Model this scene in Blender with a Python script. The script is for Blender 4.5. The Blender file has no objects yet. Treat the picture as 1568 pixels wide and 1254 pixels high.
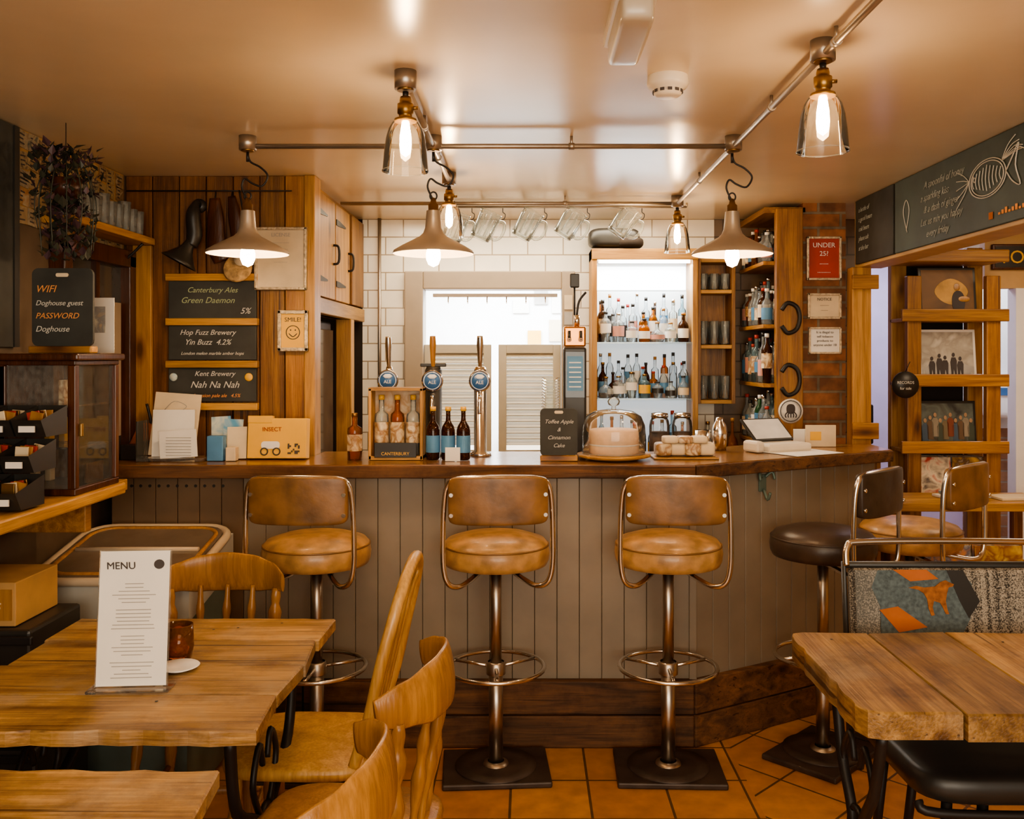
import bpy, bmesh, math, random
from mathutils import Vector, Matrix
random.seed(7)
pi=math.pi
# ------------------------------------------------------------------ materials
def nmat(name):
    m=bpy.data.materials.new(name); m.use_nodes=True
    nt=m.node_tree; p=nt.nodes['Principled BSDF']; return m,nt,p
def c4(c): return (c[0],c[1],c[2],1)
def N(nt,t,**k):
    n=nt.nodes.new(t)
    for a,b in k.items(): setattr(n,a,b)
    return n
def ramp(nt,stops):
    r=N(nt,'ShaderNodeValToRGB'); e=r.color_ramp.elements
    e[0].position=stops[0][0]; e[0].color=c4(stops[0][1])
    e[1].position=stops[-1][0]; e[1].color=c4(stops[-1][1])
    for p,c in stops[1:-1]:
        x=e.new(p); x.color=c4(c)
    return r
def mat(name,col,rough=.5,metal=0,var=.15,nscale=9,emis=0,ecol=None,spec=.5,bump=0,coat=0):
    m,nt,p=nmat(name)
    tc=N(nt,'ShaderNodeTexCoord'); n=N(nt,'ShaderNodeTexNoise'); n.inputs['Scale'].default_value=nscale; n.inputs['Detail'].default_value=5
    nt.links.new(tc.outputs['Object'],n.inputs['Vector'])
    r=ramp(nt,[(.3,[c*(1-var) for c in col]),(.7,[min(1,c*(1+var)) for c in col])])
    nt.links.new(n.outputs['Fac'],r.inputs['Fac']); nt.links.new(r.outputs['Color'],p.inputs['Base Color'])
    p.inputs['Roughness'].default_value=rough; p.inputs['Metallic'].default_value=metal
    p.inputs['Specular IOR Level'].default_value=spec; p.inputs['Coat Weight'].default_value=coat
    if emis:
        p.inputs['Emission Color'].default_value=c4(ecol or col); p.inputs['Emission Strength'].default_value=emis
    if bump:
        b=N(nt,'ShaderNodeBump'); b.inputs['Strength'].default_value=bump; b.inputs['Distance'].default_value=.01
        nt.links.new(n.outputs['Fac'],b.inputs['Height']); nt.links.new(b.outputs['Normal'],p.inputs['Normal'])
    return m
def wood(name,dark,light,axis='x',rough=.45,rv=.35,scale=1.0,coat=0,knot=True,stain=0,fine=.6,grey=0):
    m,nt,p=nmat(name); L=nt.links.new
    tc=N(nt,'ShaderNodeTexCoord'); ge=N(nt,'ShaderNodeNewGeometry')
    mul=N(nt,'ShaderNodeMath',operation='MULTIPLY'); mul.inputs[1].default_value=37.7
    L(ge.outputs['Random Per Island'],mul.inputs[0])
    cmb=N(nt,'ShaderNodeCombineXYZ'); L(mul.outputs[0],cmb.inputs[0]);L(mul.outputs[0],cmb.inputs[1]);L(mul.outputs[0],cmb.inputs[2])
    add=N(nt,'ShaderNodeVectorMath',operation='ADD'); L(tc.outputs['Object'],add.inputs[0]);L(cmb.outputs[0],add.inputs[1])
    def sc(a,c):
        mp=N(nt,'ShaderNodeVectorMath',operation='MULTIPLY')
        v=[c*scale]*3; v['xyz'.index(axis)]=a*scale; mp.inputs[1].default_value=v
        L(add.outputs[0],mp.inputs[0]); return mp
    m1=sc(1.1,13); n1=N(nt,'ShaderNodeTexNoise'); n1.inputs['Scale'].default_value=1.6; n1.inputs['Detail'].default_value=6; n1.inputs['Distortion'].default_value=1.3
    L(m1.outputs[0],n1.inputs['Vector'])
    r1=ramp(nt,[(.28,dark),(.5,[(a+b)/2 for a,b in zip(dark,light)]),(.72,light)]); L(n1.outputs['Fac'],r1.inputs['Fac'])
    m2=sc(5,130); n2=N(nt,'ShaderNodeTexNoise'); n2.inputs['Scale'].default_value=1.5; n2.inputs['Detail'].default_value=3; L(m2.outputs[0],n2.inputs['Vector'])
    r2=ramp(nt,[(.3,(.62,.58,.54)),(.62,(1,1,1))]); L(n2.outputs['Fac'],r2.inputs['Fac'])
    mx=N(nt,'ShaderNodeMixRGB',blend_type='MULTIPLY'); mx.inputs[0].default_value=fine; L(r1.outputs[0],mx.inputs[1]); L(r2.outputs[0],mx.inputs[2])
    out=mx.outputs[0]
    if grey:
        n6=N(nt,'ShaderNodeTexNoise'); n6.inputs['Scale'].default_value=4.5; n6.inputs['Detail'].default_value=7; n6.inputs['Roughness'].default_value=.65; L(add.outputs[0],n6.inputs['Vector'])
        r6=ramp(nt,[(.48,(0,0,0)),(.66,(grey,grey,grey))]); L(n6.outputs['Fac'],r6.inputs['Fac'])
        k=N(nt,'ShaderNodeMixRGB'); L(r6.outputs[0],k.inputs[0]); L(out,k.inputs[1]); k.inputs[2].default_value=(.40,.31,.21,1); out=k.outputs[0]
    if stain:
        n4=N(nt,'ShaderNodeTexNoise'); n4.inputs['Scale'].default_value=7; n4.inputs['Detail'].default_value=8; n4.inputs['Roughness'].default_value=.7; L(add.outputs[0],n4.inputs['Vector'])
        r4=ramp(nt,[(.32,(.50,.42,.36)),(.52,(1,1,1))]); L(n4.outputs['Fac'],r4.inputs['Fac'])
        k=N(nt,'ShaderNodeMixRGB',blend_type='MULTIPLY'); k.inputs[0].default_value=stain; L(out,k.inputs[1]); L(r4.outputs[0],k.inputs[2]); out=k.outputs[0]
        m5=sc(1.2,60); n5=N(nt,'ShaderNodeTexNoise'); n5.inputs['Scale'].default_value=1.2; n5.inputs['Detail'].default_value=2; L(m5.outputs[0],n5.inputs['Vector'])
        r5=ramp(nt,[(.30,(.18,.12,.08)),(.355,(1,1,1))]); L(n5.outputs['Fac'],r5.inputs['Fac'])
        k=N(nt,'ShaderNodeMixRGB',blend_type='MULTIPLY'); k.inputs[0].default_value=.8; L(out,k.inputs[1]); L(r5.outputs[0],k.inputs[2]); out=k.outputs[0]
    if knot:
        m3=sc(2.2,5.5); v=N(nt,'ShaderNodeTexVoronoi'); v.inputs['Scale'].default_value=1.0; L(m3.outputs[0],v.inputs['Vector'])
        r3=ramp(nt,[(.05,(.16,.09,.05)),(.10,(.6,.48,.38)),(.18,(1,1,1))]); L(v.outputs['Distance'],r3.inputs['Fac'])
        k=N(nt,'ShaderNodeMixRGB',blend_type='MULTIPLY'); k.inputs[0].default_value=.9; L(out,k.inputs[1]); L(r3.outputs[0],k.inputs[2]); out=k.outputs[0]
    mr=N(nt,'ShaderNodeMapRange'); mr.inputs['To Min'].default_value=1-rv; mr.inputs['To Max'].default_value=1+rv*.5
    L(ge.outputs['Random Per Island'],mr.inputs['Value'])
    hv=N(nt,'ShaderNodeHueSaturation'); L(mr.outputs[0],hv.inputs['Value']); L(out,hv.inputs['Color'])
    L(hv.outputs[0],p.inputs['Base Color']); p.inputs['Roughness'].default_value=rough; p.inputs['Coat Weight'].default_value=coat
    p.inputs['Coat Roughness'].default_value=.2
    b=N(nt,'ShaderNodeBump'); b.inputs['Strength'].default_value=.25 if not grey else .5; b.inputs['Distance'].default_value=.004
    L(n2.outputs['Fac'],b.inputs['Height']); L(b.outputs['Normal'],p.inputs['Normal'])
    return m
def bricks(name,plane,bw,bh,c1,c2,mortar,msize,offset=.5,rough=.4,bump=.4,rotfn=None,noise=.3,ox=0,oy=0):
    m,nt,p=nmat(name); L=nt.links.new
    tc=N(nt,'ShaderNodeTexCoord'); s=N(nt,'ShaderNodeSeparateXYZ'); L(tc.outputs['Object'],s.inputs[0])
    c=N(nt,'ShaderNodeCombineXYZ'); i={'xz':(0,2),'yz':(1,2),'xy':(0,1)}[plane]
    ax=N(nt,'ShaderNodeMath',operation='ADD'); ax.inputs[1].default_value=ox; ay=N(nt,'ShaderNodeMath',operation='ADD'); ay.inputs[1].default_value=oy
    L(s.outputs[i[0]],ax.inputs[0]);L(s.outputs[i[1]],ay.inputs[0]); L(ax.outputs[0],c.inputs[0]);L(ay.outputs[0],c.inputs[1])
    vec=c.outputs[0]
    if rotfn is not None:
        rt=N(nt,'ShaderNodeVectorRotate'); rt.rotation_type='Z_AXIS'; rt.inputs['Angle'].default_value=pi/4; L(vec,rt.inputs['Vector'])
        gt=N(nt,'ShaderNodeMath',operation='GREATER_THAN'); gt.inputs[1].default_value=rotfn; L(s.outputs[0],gt.inputs[0])
        mv=N(nt,'ShaderNodeMix'); mv.data_type='VECTOR'; L(gt.outputs[0],mv.inputs[0]); L(vec,mv.inputs[4]); L(rt.outputs[0],mv.inputs[5]); vec=mv.outputs[1]
    b=N(nt,'ShaderNodeTexBrick'); b.offset=offset
    b.inputs['Scale'].default_value=1; b.inputs['Brick Width'].default_value=bw; b.inputs['Row Height'].default_value=bh
    b.inputs['Mortar Size'].default_value=msize; b.inputs['Mortar Smooth'].default_value=.15
    b.inputs['Color1'].default_value=c4(c1); b.inputs['Color2'].default_value=c4(c2); b.inputs['Mortar'].default_value=c4(mortar)
    L(vec,b.inputs['Vector'])
    n=N(nt,'ShaderNodeTexNoise'); n.inputs['Scale'].default_value=14; n.inputs['Detail'].default_value=6; L(tc.outputs['Object'],n.inputs['Vector'])
    r=ramp(nt,[(.3,(1-noise,)*3),(.7,(1,1,1))]); L(n.outputs['Fac'],r.inputs['Fac'])
    mx=N(nt,'ShaderNodeMixRGB',blend_type='MULTIPLY'); mx.inputs[0].default_value=1; L(b.outputs['Color'],mx.inputs[1]); L(r.outputs[0],mx.inputs[2])
    L(mx.outputs[0],p.inputs['Base Color']); p.inputs['Roughness'].default_value=rough
    bp=N(nt,'ShaderNodeBump',invert=True); bp.inputs['Strength'].default_value=bump; bp.inputs['Distance'].default_value=.006
    L(b.outputs['Fac'],bp.inputs['Height']); L(bp.outputs['Normal'],p.inputs['Normal'])
    return m
def weave(name,dark,light,sx,sz):
    m,nt,p=nmat(name); L=nt.links.new; tc=N(nt,'ShaderNodeTexCoord')
    a=N(nt,'ShaderNodeVectorMath',operation='MULTIPLY'); a.inputs[1].default_value=(sx,1,sz*.05); L(tc.outputs['Object'],a.inputs[0])
    n=N(nt,'ShaderNodeTexNoise'); n.inputs['Scale'].default_value=1; n.inputs['Detail'].default_value=1; L(a.outputs[0],n.inputs['Vector'])
    f=N(nt,'ShaderNodeTexNoise'); f.inputs['Scale'].default_value=260; f.inputs['Detail'].default_value=0; L(tc.outputs['Object'],f.inputs['Vector'])
    s=N(nt,'ShaderNodeMath',operation='ADD'); L(n.outputs['Fac'],s.inputs[0]); L(f.outputs['Fac'],s.inputs[1])
    r=ramp(nt,[(.0,dark),(1,light)]); mr=N(nt,'ShaderNodeMapRange'); mr.inputs['From Min'].default_value=.78; mr.inputs['From Max'].default_value=1.22; L(s.outputs[0],mr.inputs['Value']); L(mr.outputs[0],r.inputs['Fac'])
    L(r.outputs[0],p.inputs['Base Color']); p.inputs['Roughness'].default_value=.95; p.inputs['Specular IOR Level'].default_value=.1
    return m
def glass(name,tint=(1,1,1),body=.06,bodycol=(.9,.9,.85),refl=1.0,blend=.25):
    m=bpy.data.materials.new(name); m.use_nodes=True; nt=m.node_tree; nt.nodes.clear(); L=nt.links.new
    o=N(nt,'ShaderNodeOutputMaterial'); t=N(nt,'ShaderNodeBsdfTransparent'); t.inputs[0].default_value=c4(tint)
    g=N(nt,'ShaderNodeBsdfGlossy'); g.inputs['Roughness'].default_value=.04; g.inputs['Color'].default_value=(refl,refl,refl,1)
    d=N(nt,'ShaderNodeBsdfDiffuse'); d.inputs[0].default_value=c4(bodycol)
    lw=N(nt,'ShaderNodeLayerWeight'); lw.inputs['Blend'].default_value=blend
    no=N(nt,'ShaderNodeTexNoise'); no.inputs['Scale'].default_value=20
    mm=N(nt,'ShaderNodeMath',operation='MULTIPLY'); mm.inputs[1].default_value=body*2; L(no.outputs['Fac'],mm.inputs[0])
    a=N(nt,'ShaderNodeMixShader'); L(mm.outputs[0],a.inputs[0]); L(t.outputs[0],a.inputs[1]); L(d.outputs[0],a.inputs[2])
    b=N(nt,'ShaderNodeMixShader'); L(lw.outputs['Fresnel'],b.inputs[0]); L(a.outputs[0],b.inputs[1]); L(g.outputs[0],b.inputs[2])
    L(b.outputs[0],o.inputs[0]); return m
def art(name,cols,scale=6,detail=3,hard=None):
    m,nt,p=nmat(name); tc=N(nt,'ShaderNodeTexCoord'); n=N(nt,'ShaderNodeTexNoise'); n.inputs['Scale'].default_value=scale; n.inputs['Detail'].default_value=detail; n.inputs['Distortion'].default_value=.6
    nt.links.new(tc.outputs['Object'],n.inputs['Vector']); k=len(cols)
    r=ramp(nt,[(.3+.4*i/(k-1),c) for i,c in enumerate(cols)])
    nt.links.new(n.outputs['Fac'],r.inputs['Fac']); nt.links.new(r.outputs[0],p.inputs['Base Color']); p.inputs['Roughness'].default_value=.5
    return m

W_ORX=wood('wood_orange_x',(.22,.08,.015),(.56,.27,.065),'x')
W_ORY=wood('wood_orange_y',(.22,.08,.015),(.56,.27,.065),'y')
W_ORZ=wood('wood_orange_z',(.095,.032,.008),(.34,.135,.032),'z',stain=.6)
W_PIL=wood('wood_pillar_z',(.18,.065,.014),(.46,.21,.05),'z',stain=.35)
W_LTZ=wood('wood_light_z',(.30,.13,.030),(.62,.33,.095),'z')
W_LTX=wood('wood_light_x',(.32,.14,.030),(.66,.36,.10),'x')
W_LTY=wood('wood_light_y',(.32,.14,.030),(.66,.36,.10),'y')
W_TBX=wood('wood_table_x',(.22,.105,.035),(.62,.37,.15),'x',rough=.5,rv=.28,scale=.8,stain=.9,fine=1,grey=.55)
W_TBY=wood('wood_table_y',(.22,.105,.035),(.60,.36,.145),'y',rough=.5,rv=.32,scale=.8,stain=.9,fine=1,grey=.55)
W_BAR=wood('wood_bar_top',(.18,.075,.022),(.42,.20,.065),'x',rough=.22,rv=.1,coat=.4)
W_DKX=wood('wood_sleeper',(.045,.020,.010),(.22,.095,.038),'x',rough=.75,stain=.9)
W_DKZ=wood('wood_dark_cabinet',(.035,.012,.006),(.11,.035,.014),'z',rough=.3,knot=False)
W_CH=wood('wood_chair',(.44,.23,.075),(.70,.42,.16),'z',rough=.33,rv=.1,scale=.7,knot=False)
W_CHD=wood('wood_chair_dark',(.27,.12,.035),(.50,.25,.08),'z',rough=.3,rv=.1,scale=.7,knot=False)
CEIL=mat('ceiling_paint',(.72,.59,.42),rough=.24,var=.06,nscale=2.5,bump=.12)
FLOOR=bricks('terracotta_tiles','xy',.275,.275,(.66,.30,.085),(.57,.23,.055),(.14,.075,.035),.005,offset=0,rough=.3,rotfn=.79,ox=.06,oy=-3.57+.275*13)
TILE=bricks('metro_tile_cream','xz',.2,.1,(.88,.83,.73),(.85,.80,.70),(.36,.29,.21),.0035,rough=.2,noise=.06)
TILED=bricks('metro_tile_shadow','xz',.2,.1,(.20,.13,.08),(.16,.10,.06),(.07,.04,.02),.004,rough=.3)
BRICK=bricks('red_brick','xz',.225,.075,(.40,.15,.065),(.20,.085,.045),(.24,.18,.12),.007,rough=.85,noise=.6,bump=.9)
BRICKW=bricks('whitewashed_brick','xz',.225,.075,(.45,.25,.15),(.30,.15,.09),(.35,.28,.22),.007,rough=.85,noise=.4,bump=.9)
WLEFT=mat('dark_plaster',(.10,.065,.04),rough=.8)
WHITE=mat('white_paint',(.82,.82,.82),rough=.6,var=.03)
PALE=mat('pale_blue_paint',(.62,.64,.68),rough=.6,var=.03)
LAV=mat('lavender_paint',(.50,.45,.68),rough=.7,var=.04)
TANW=mat('tan_paint',(.52,.33,.16),rough=.6,var=.1)
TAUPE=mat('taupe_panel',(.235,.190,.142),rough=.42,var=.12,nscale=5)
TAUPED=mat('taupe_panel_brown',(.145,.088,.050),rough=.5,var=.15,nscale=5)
FRAME=mat('door_frame_taupe',(.34,.27,.20),rough=.5,var=.05)
SHUT=mat('shutter_beige',(.46,.40,.30),rough=.5,var=.05)
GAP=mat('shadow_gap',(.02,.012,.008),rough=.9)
BLACK=mat('black_paint',(.022,.020,.018),rough=.4)
IRON=mat('cast_iron',(.02,.018,.018),rough=.45,metal=.3)
CHALK=mat('chalkboard',(.036,.037,.033),rough=.7,var=.4,nscale=6)
CHALKG=mat('chalkboard_green',(.045,.065,.055),rough=.6,var=.35,nscale=4)
CHALKW=mat('chalk_white',(.62,.60,.54),rough=.9)
CHALKF=mat('chalk_faint',(.34,.36,.33),rough=.9,var=.4,nscale=40)
CHALKO=mat('chalk_orange',(.80,.33,.12),rough=.9)
CHALKY=mat('chalk_green',(.36,.42,.24),rough=.9)
CHROME=mat('chrome',(.75,.70,.64),rough=.18,metal=1,var=.04)
STEEL=mat('brushed_steel',(.50,.44,.38),rough=.33,metal=1,var=.1)
PIPE=mat('conduit_steel',(.42,.36,.30),rough=.38,metal=.85,var=.15)
BRASS=mat('aged_brass',(.30,.17,.06),rough=.35,metal=.9)
SHADE=mat('shade_metal',(.45,.37,.29),rough=.35,metal=.5,var=.08)
SHADEIN=mat('shade_enamel',(.62,.52,.42),rough=.5)
LEATH=mat('tan_leather',(.44,.245,.105),rough=.36,var=.38,nscale=16,bump=.35,coat=.1)
LEATHB=mat('tan_leather_back',(.21,.100,.036),rough=.40,var=.4,nscale=11,bump=.3)
LEATHK=mat('dark_leather',(.050,.033,.024),rough=.35,var=.3,nscale=14,bump=.2)
RUST=mat('base_plate_iron',(.060,.042,.034),rough=.5,metal=.4,var=.35,nscale=12)
BULB=mat('bulb_glow',(1,.8,.5),emis=165,ecol=(1,.66,.36),var=0)
BULB2=mat('bulb_glow_white',(1,.85,.6),emis=150,ecol=(1,.69,.40),var=0)
GL=glass('clear_glass',(.97,.96,.94),.05)
GLF=glass('frosty_glass',(.90,.92,.90),.17,(.84,.90,.88),blend=.24)
GMUG=glass('mug_glass',(.93,.95,.95),.16,(.88,.95,.94),blend=.24)
GLS=glass('shade_glass',(.96,.94,.90),.015,(.9,.8,.65),blend=.30)
GAMB=glass('amber_glass',(.75,.33,.06),.22,(.5,.17,.02))
GBRN=glass('brown_glass',(.12,.04,.015),.5,(.06,.02,.008))
GGRN=glass('green_glass',(.10,.22,.10),.5,(.03,.10,.04))
GBLU=glass('blue_glass',(.60,.74,.80),.2,(.3,.45,.5))
GWHT=glass('clear_spirit_glass',(.88,.92,.94),.15,(.75,.8,.82),blend=.22)
PAPER=mat('paper_white',(.80,.77,.72),rough=.7,var=.03)
PAPERC=mat('paper_cream',(.66,.54,.38),rough=.75,var=.12)
INK=mat('ink',(.06,.05,.05),rough=.8)
INKG=mat('ink_grey',(.38,.36,.34),rough=.8)
YEL=mat('yellow_card',(.78,.43,.07),rough=.55,var=.06)
BLUE=mat('blue_badge',(.04,.13,.32),rough=.35)
BLUEC=art('blue_postcard',[(.05,.25,.42),(.55,.6,.55),(.1,.33,.55)],14)
RED=mat('red_card',(.36,.035,.025),rough=.5)
ORG=mat('rust_fabric',(.50,.15,.055),rough=.95)
DOG=mat('brown_fabric',(.34,.12,.04),rough=.95,var=.4,nscale=60)
TEAL=mat('teal_fabric',(.105,.140,.150),rough=.95,var=.35,nscale=90)
PLAS=mat('white_plastic',(.70,.62,.51),rough=.4,var=.03)
CREAM=mat('freezer_rim_cream',(.56,.45,.33),rough=.35,var=.08)
FWHITE=mat('freezer_panel_white',(.45,.44,.40),rough=.35,var=.05)
FTEAL=mat('freezer_teal',(.12,.16,.145),rough=.45)
LABEL=art('label_cream',[(.75,.65,.45),(.3,.15,.06),(.8,.72,.55)],22)
LABELB=mat('label_blue',(.08,.22,.4),rough=.5)
LABELP=mat('label_pink',(.6,.3,.25),rough=.5)
CAKE=mat('cake_icing',(.78,.54,.36),rough=.7,var=.08,nscale=30,bump=.3)
LEAF=mat('dark_leaves',(.035,.038,.026),rough=.5,var=.5)
LEAFP=mat('purple_leaves',(.075,.04,.05),rough=.5,var=.5)
CARD=mat('cardboard',(.42,.24,.10),rough=.8)

# ------------------------------------------------------------------ builder
def cr(P,n=6,closed=False):
    P=[Vector(p) for p in P]; out=[]; k=len(P); R=range(k) if closed else range(k-1)
    for i in R:
        if closed: a,b,c,d=P[i-1],P[i],P[(i+1)%k],P[(i+2)%k]
        else: a,b,c,d=P[max(i-1,0)],P[i],P[i+1],P[min(i+2,k-1)]
        for j in range(n):
            t=j/n
            out.append(.5*((2*b)+(c-a)*t+(2*a-5*b+4*c-d)*t*t+(3*b-a-3*c+d)*t**3))
    if not closed: out.append(P[-1])
    return out
def interp(L,k):
    out=[]
    for i in range(k):
        t=i/(k-1)*(len(L)-1); j=min(int(t),len(L)-2); f=t-j; f=f*f*(3-2*f); out.append(L[j]*(1-f)+L[j+1]*f)
    return out
def rrect(w,h,r,n=5,cx=0,cy=0):
    out=[]
    for (sx,sy,a0) in ((1,1,0),(-1,1,90),(-1,-1,180),(1,-1,270)):
        for i in range(n+1):
            a=math.radians(a0+90*i/n); out.append((cx+sx*(w/2-r)+r*math.cos(a),cy+sy*(h/2-r)+r*math.sin(a)))
    return out
XZ=Matrix(((1,0,0,0),(0,0,-1,0),(0,1,0,0),(0,0,0,1)))   # poly xy -> xz, extrude +z -> -y
def T(x,y,z): return Matrix.Translation((x,y,z))
def R(a,ax): return Matrix.Rotation(math.radians(a),4,ax)
class B:
    def __init__(s): s.v=[];s.f=[];s.m=[];s.s=[];s.mats=[];s.M=Matrix.Identity(4)
    def add(s,vs,fs,m,sm=False,M=None):
        if m not in s.mats: s.mats.append(m)
        k=s.mats.index(m); o=len(s.v); X=s.M@M if M is not None else s.M
        s.v+=[X@Vector(v) for v in vs]
        for i,f in enumerate(fs):
            s.f.append([a+o for a in f]); s.m.append(k); s.s.append(sm[i] if isinstance(sm,list) else sm)
    def box(s,x0,x1,y0,y1,z0,z1,m,bev=0,M=None,seg=2):
        if bev<=0:
            vs=[(x,y,z) for x in(x0,x1) for y in(y0,y1) for z in(z0,z1)]
            s.add(vs,[(0,1,3,2),(4,6,7,5),(0,4,5,1),(2,3,7,6),(0,2,6,4),(1,5,7,3)],m,False,M); return
        bm=bmesh.new(); bmesh.ops.create_cube(bm,size=1)
        for v in bm.verts: v.co=Vector(((x0+x1)/2+v.co.x*(x1-x0),(y0+y1)/2+v.co.y*(y1-y0),(z0+z1)/2+v.co.z*(z1-z0)))
        bmesh.ops.bevel(bm,geom=bm.edges[:],offset=bev,segments=seg,affect='EDGES',profile=.5)
        bm.verts.index_update()
        s.add([v.co.copy() for v in bm.verts],[[v.index for v in f.verts] for f in bm.faces],m,False,M); bm.free()
    def tube(s,P,r,m,seg=8,closed=False,up=None,flat=1,M=None):
        P=[Vector(p) for p in P]; k=len(P); rr=r if isinstance(r,(list,tuple)) else [r]*k
        if len(rr)!=k: rr=interp(list(rr),k)
        vs=[];prev=None
        for i,p in enumerate(P):
            a=P[i-1] if (i>0 or closed) else p; b=P[(i+1)%k] if (i<k-1 or closed) else p
            t=(b-a).normalized()
            if up is not None: n=Vector(up)
            elif prev is None: n=Vector((0,0,1)) if abs(t.z)<.9 else Vector((1,0,0))
            else: n=prev
            n=(n-t*n.dot(t)).normalized(); prev=n; q=t.cross(n)
            for j in range(seg):
                a=2*pi*j/seg; vs.append(p+n*math.cos(a)*rr[i]+q*math.sin(a)*rr[i]*flat)
        fs=[];sm=[]
        for i in range(k if closed else k-1):
            for j in range(seg):
                fs.append((i*seg+j,i*seg+(j+1)%seg,((i+1)%k)*seg+(j+1)%seg,((i+1)%k)*seg+j)); sm.append(True)
        if not closed:
            fs.append(tuple(range(seg))[::-1]); fs.append(tuple((k-1)*seg+j for j in range(seg))); sm+=[False,False]
        s.add(vs,fs,m,sm,M)
    def cyl(s,p0,p1,r0,m,r1=None,seg=16,M=None):
        s.tube([p0,p1],[r0,r0 if r1 is None else r1],m,seg,M=M)
    def lathe(s,prof,m,c=(0,0,0),seg=24,M=None,sm=True):
        vs=[];fs=[];k=len(prof)
        for r,z in prof:
            r=max(r,1e-4)
            for j in range(seg):
                a=2*pi*j/seg; vs.append((c[0]+r*math.cos(a),c[1]+r*math.sin(a),c[2]+z))
        for i in range(k-1):
            for j in range(seg): fs.append((i*seg+j,i*seg+(j+1)%seg,(i+1)*seg+(j+1)%seg,(i+1)*seg+j))
        s.add(vs,fs,m,sm,M)
    def prism(s,poly,d,m,M=None):
        k=len(poly); vs=[(x,y,0) for x,y in poly]+[(x,y,d) for x,y in poly]
        fs=[tuple(range(k))[::-1],tuple(range(k,2*k))]+[(i,(i+1)%k,k+(i+1)%k,k+i) for i in range(k)]
        s.add(vs,fs,m,False,M)
    def sq(s,c,size,m,e1=.35,e2=.35,bend=0,n1=12,n2=32,M=None):
        def p(a,e): return math.copysign(abs(a)**e,a)
        vs=[];fs=[]
        for i in range(n1+1):
            h=-pi/2+pi*i/n1
            for j in range(n2):
                w=2*pi*j/n2
                x=size[0]/2*p(math.cos(h),e1)*p(math.cos(w),e2); y=size[1]/2*p(math.cos(h),e1)*p(math.sin(w),e2); z=size[2]/2*p(math.sin(h),e1)
                vs.append((c[0]+x,c[1]+y+bend*x*x,c[2]+z))
        for i in range(n1):
            for j in range(n2): fs.append((i*n2+j,i*n2+(j+1)%n2,(i+1)*n2+(j+1)%n2,(i+1)*n2+j))
        s.add(vs,fs,m,True,M)
    def fin(s,name,loc=(0,0,0),rz=0):
        me=bpy.data.meshes.new(name); me.from_pydata([tuple(v) for v in s.v],[],s.f)
        for m in s.mats: me.materials.append(m)
        me.polygons.foreach_set('material_index',s.m); me.polygons.foreach_set('use_smooth',s.s)
        bm=bmesh.new(); bm.from_mesh(me); bmesh.ops.recalc_face_normals(bm,faces=bm.faces[:]); bm.to_mesh(me); bm.free()
        me.update(); o=bpy.data.objects.new(name,me); bpy.context.collection.objects.link(o); o.location=loc; o.rotation_euler=(0,0,math.radians(rz)); return o
def dup(o,loc,rz=0):
    c=o.copy(); c.name=o.name.split('.')[0]; bpy.context.collection.objects.link(c); c.location=loc; c.rotation_euler=(0,0,math.radians(rz)); return c
def text(body,size,loc,mat_,parent,rx=90,rz=0,al='CENTER',shear=0,name='lettering',ry=0):
    cu=bpy.data.curves.new(name,'FONT'); cu.body=body; cu.size=size; cu.extrude=.0006; cu.align_x=al; cu.shear=shear; cu.materials.append(mat_); cu.resolution_u=3
    o=bpy.data.objects.new(name,cu); bpy.context.collection.objects.link(o); o.parent=parent; o.location=loc; o.rotation_euler=(math.radians(rx),math.radians(ry),math.radians(rz)); return o
def boards(b,p0,p1,z0,z1,w,t,m,gap=.004,bev=.003):
    p0=Vector(p0);p1=Vector(p1); L=(p1-p0).length; n=max(1,round(L/w)); a=math.degrees(math.atan2(p1.y-p0.y,p1.x-p0.x)); M=T(p0.x,p0.y,0)@R(a,'Z'); k=L/n
    for i in range(n): b.box(i*k+gap/2,(i+1)*k-gap/2,-t,0,z0,z1,m,bev,M,1)
def bottle(b,x,y,z,h,r,g,lab=None,cap=None,st=0):
    if st==0: pr=[(0,0),(r*.9,0),(r,h*.03),(r,h*.55),(r*.85,h*.63),(r*.38,h*.73),(r*.33,h*.80),(r*.33,h*.97),(0,h*.97)]; l0,l1=.14,.46
    elif st==1: pr=[(0,0),(r,0),(r,h*.62),(r*.95,h*.68),(r*.45,h*.73),(r*.38,h*.76),(r*.38,h*.97),(0,h*.97)]; l0,l1=.2,.55
    elif st==2: pr=[(0,0),(r*1.1,0),(r*1.25,h*.12),(r*1.25,h*.35),(r*1.0,h*.50),(r*.4,h*.60),(r*.32,h*.66),(r*.32,h*.97),(0,h*.97)]; l0,l1=.14,.36
    else: pr=[(0,0),(r*.7,0),(r*.95,h*.5),(r,h*.66),(r*.7,h*.74),(r*.34,h*.80),(r*.34,h*.97),(0,h*.97)]; l0,l1=.3,.6
    b.lathe(pr,g,(x,y,z),14)
    if lab: q=1.29 if st==2 else 1.04; b.lathe([(r*q,h*l0),(r*q,h*l1)],lab,(x,y,z),14)
    if cap: b.lathe([(0,h*.92),(r*.42,h*.92),(r*.42,h),(0,h)],cap,(x,y,z),10)
def tumbler(b,x,y,z,h,r,g): b.lathe([(0,.004),(r*.8,.004),(r,h),(r*.93,h),(r*.75,.01),(0,.01)],g,(x,y,z),14)

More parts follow.
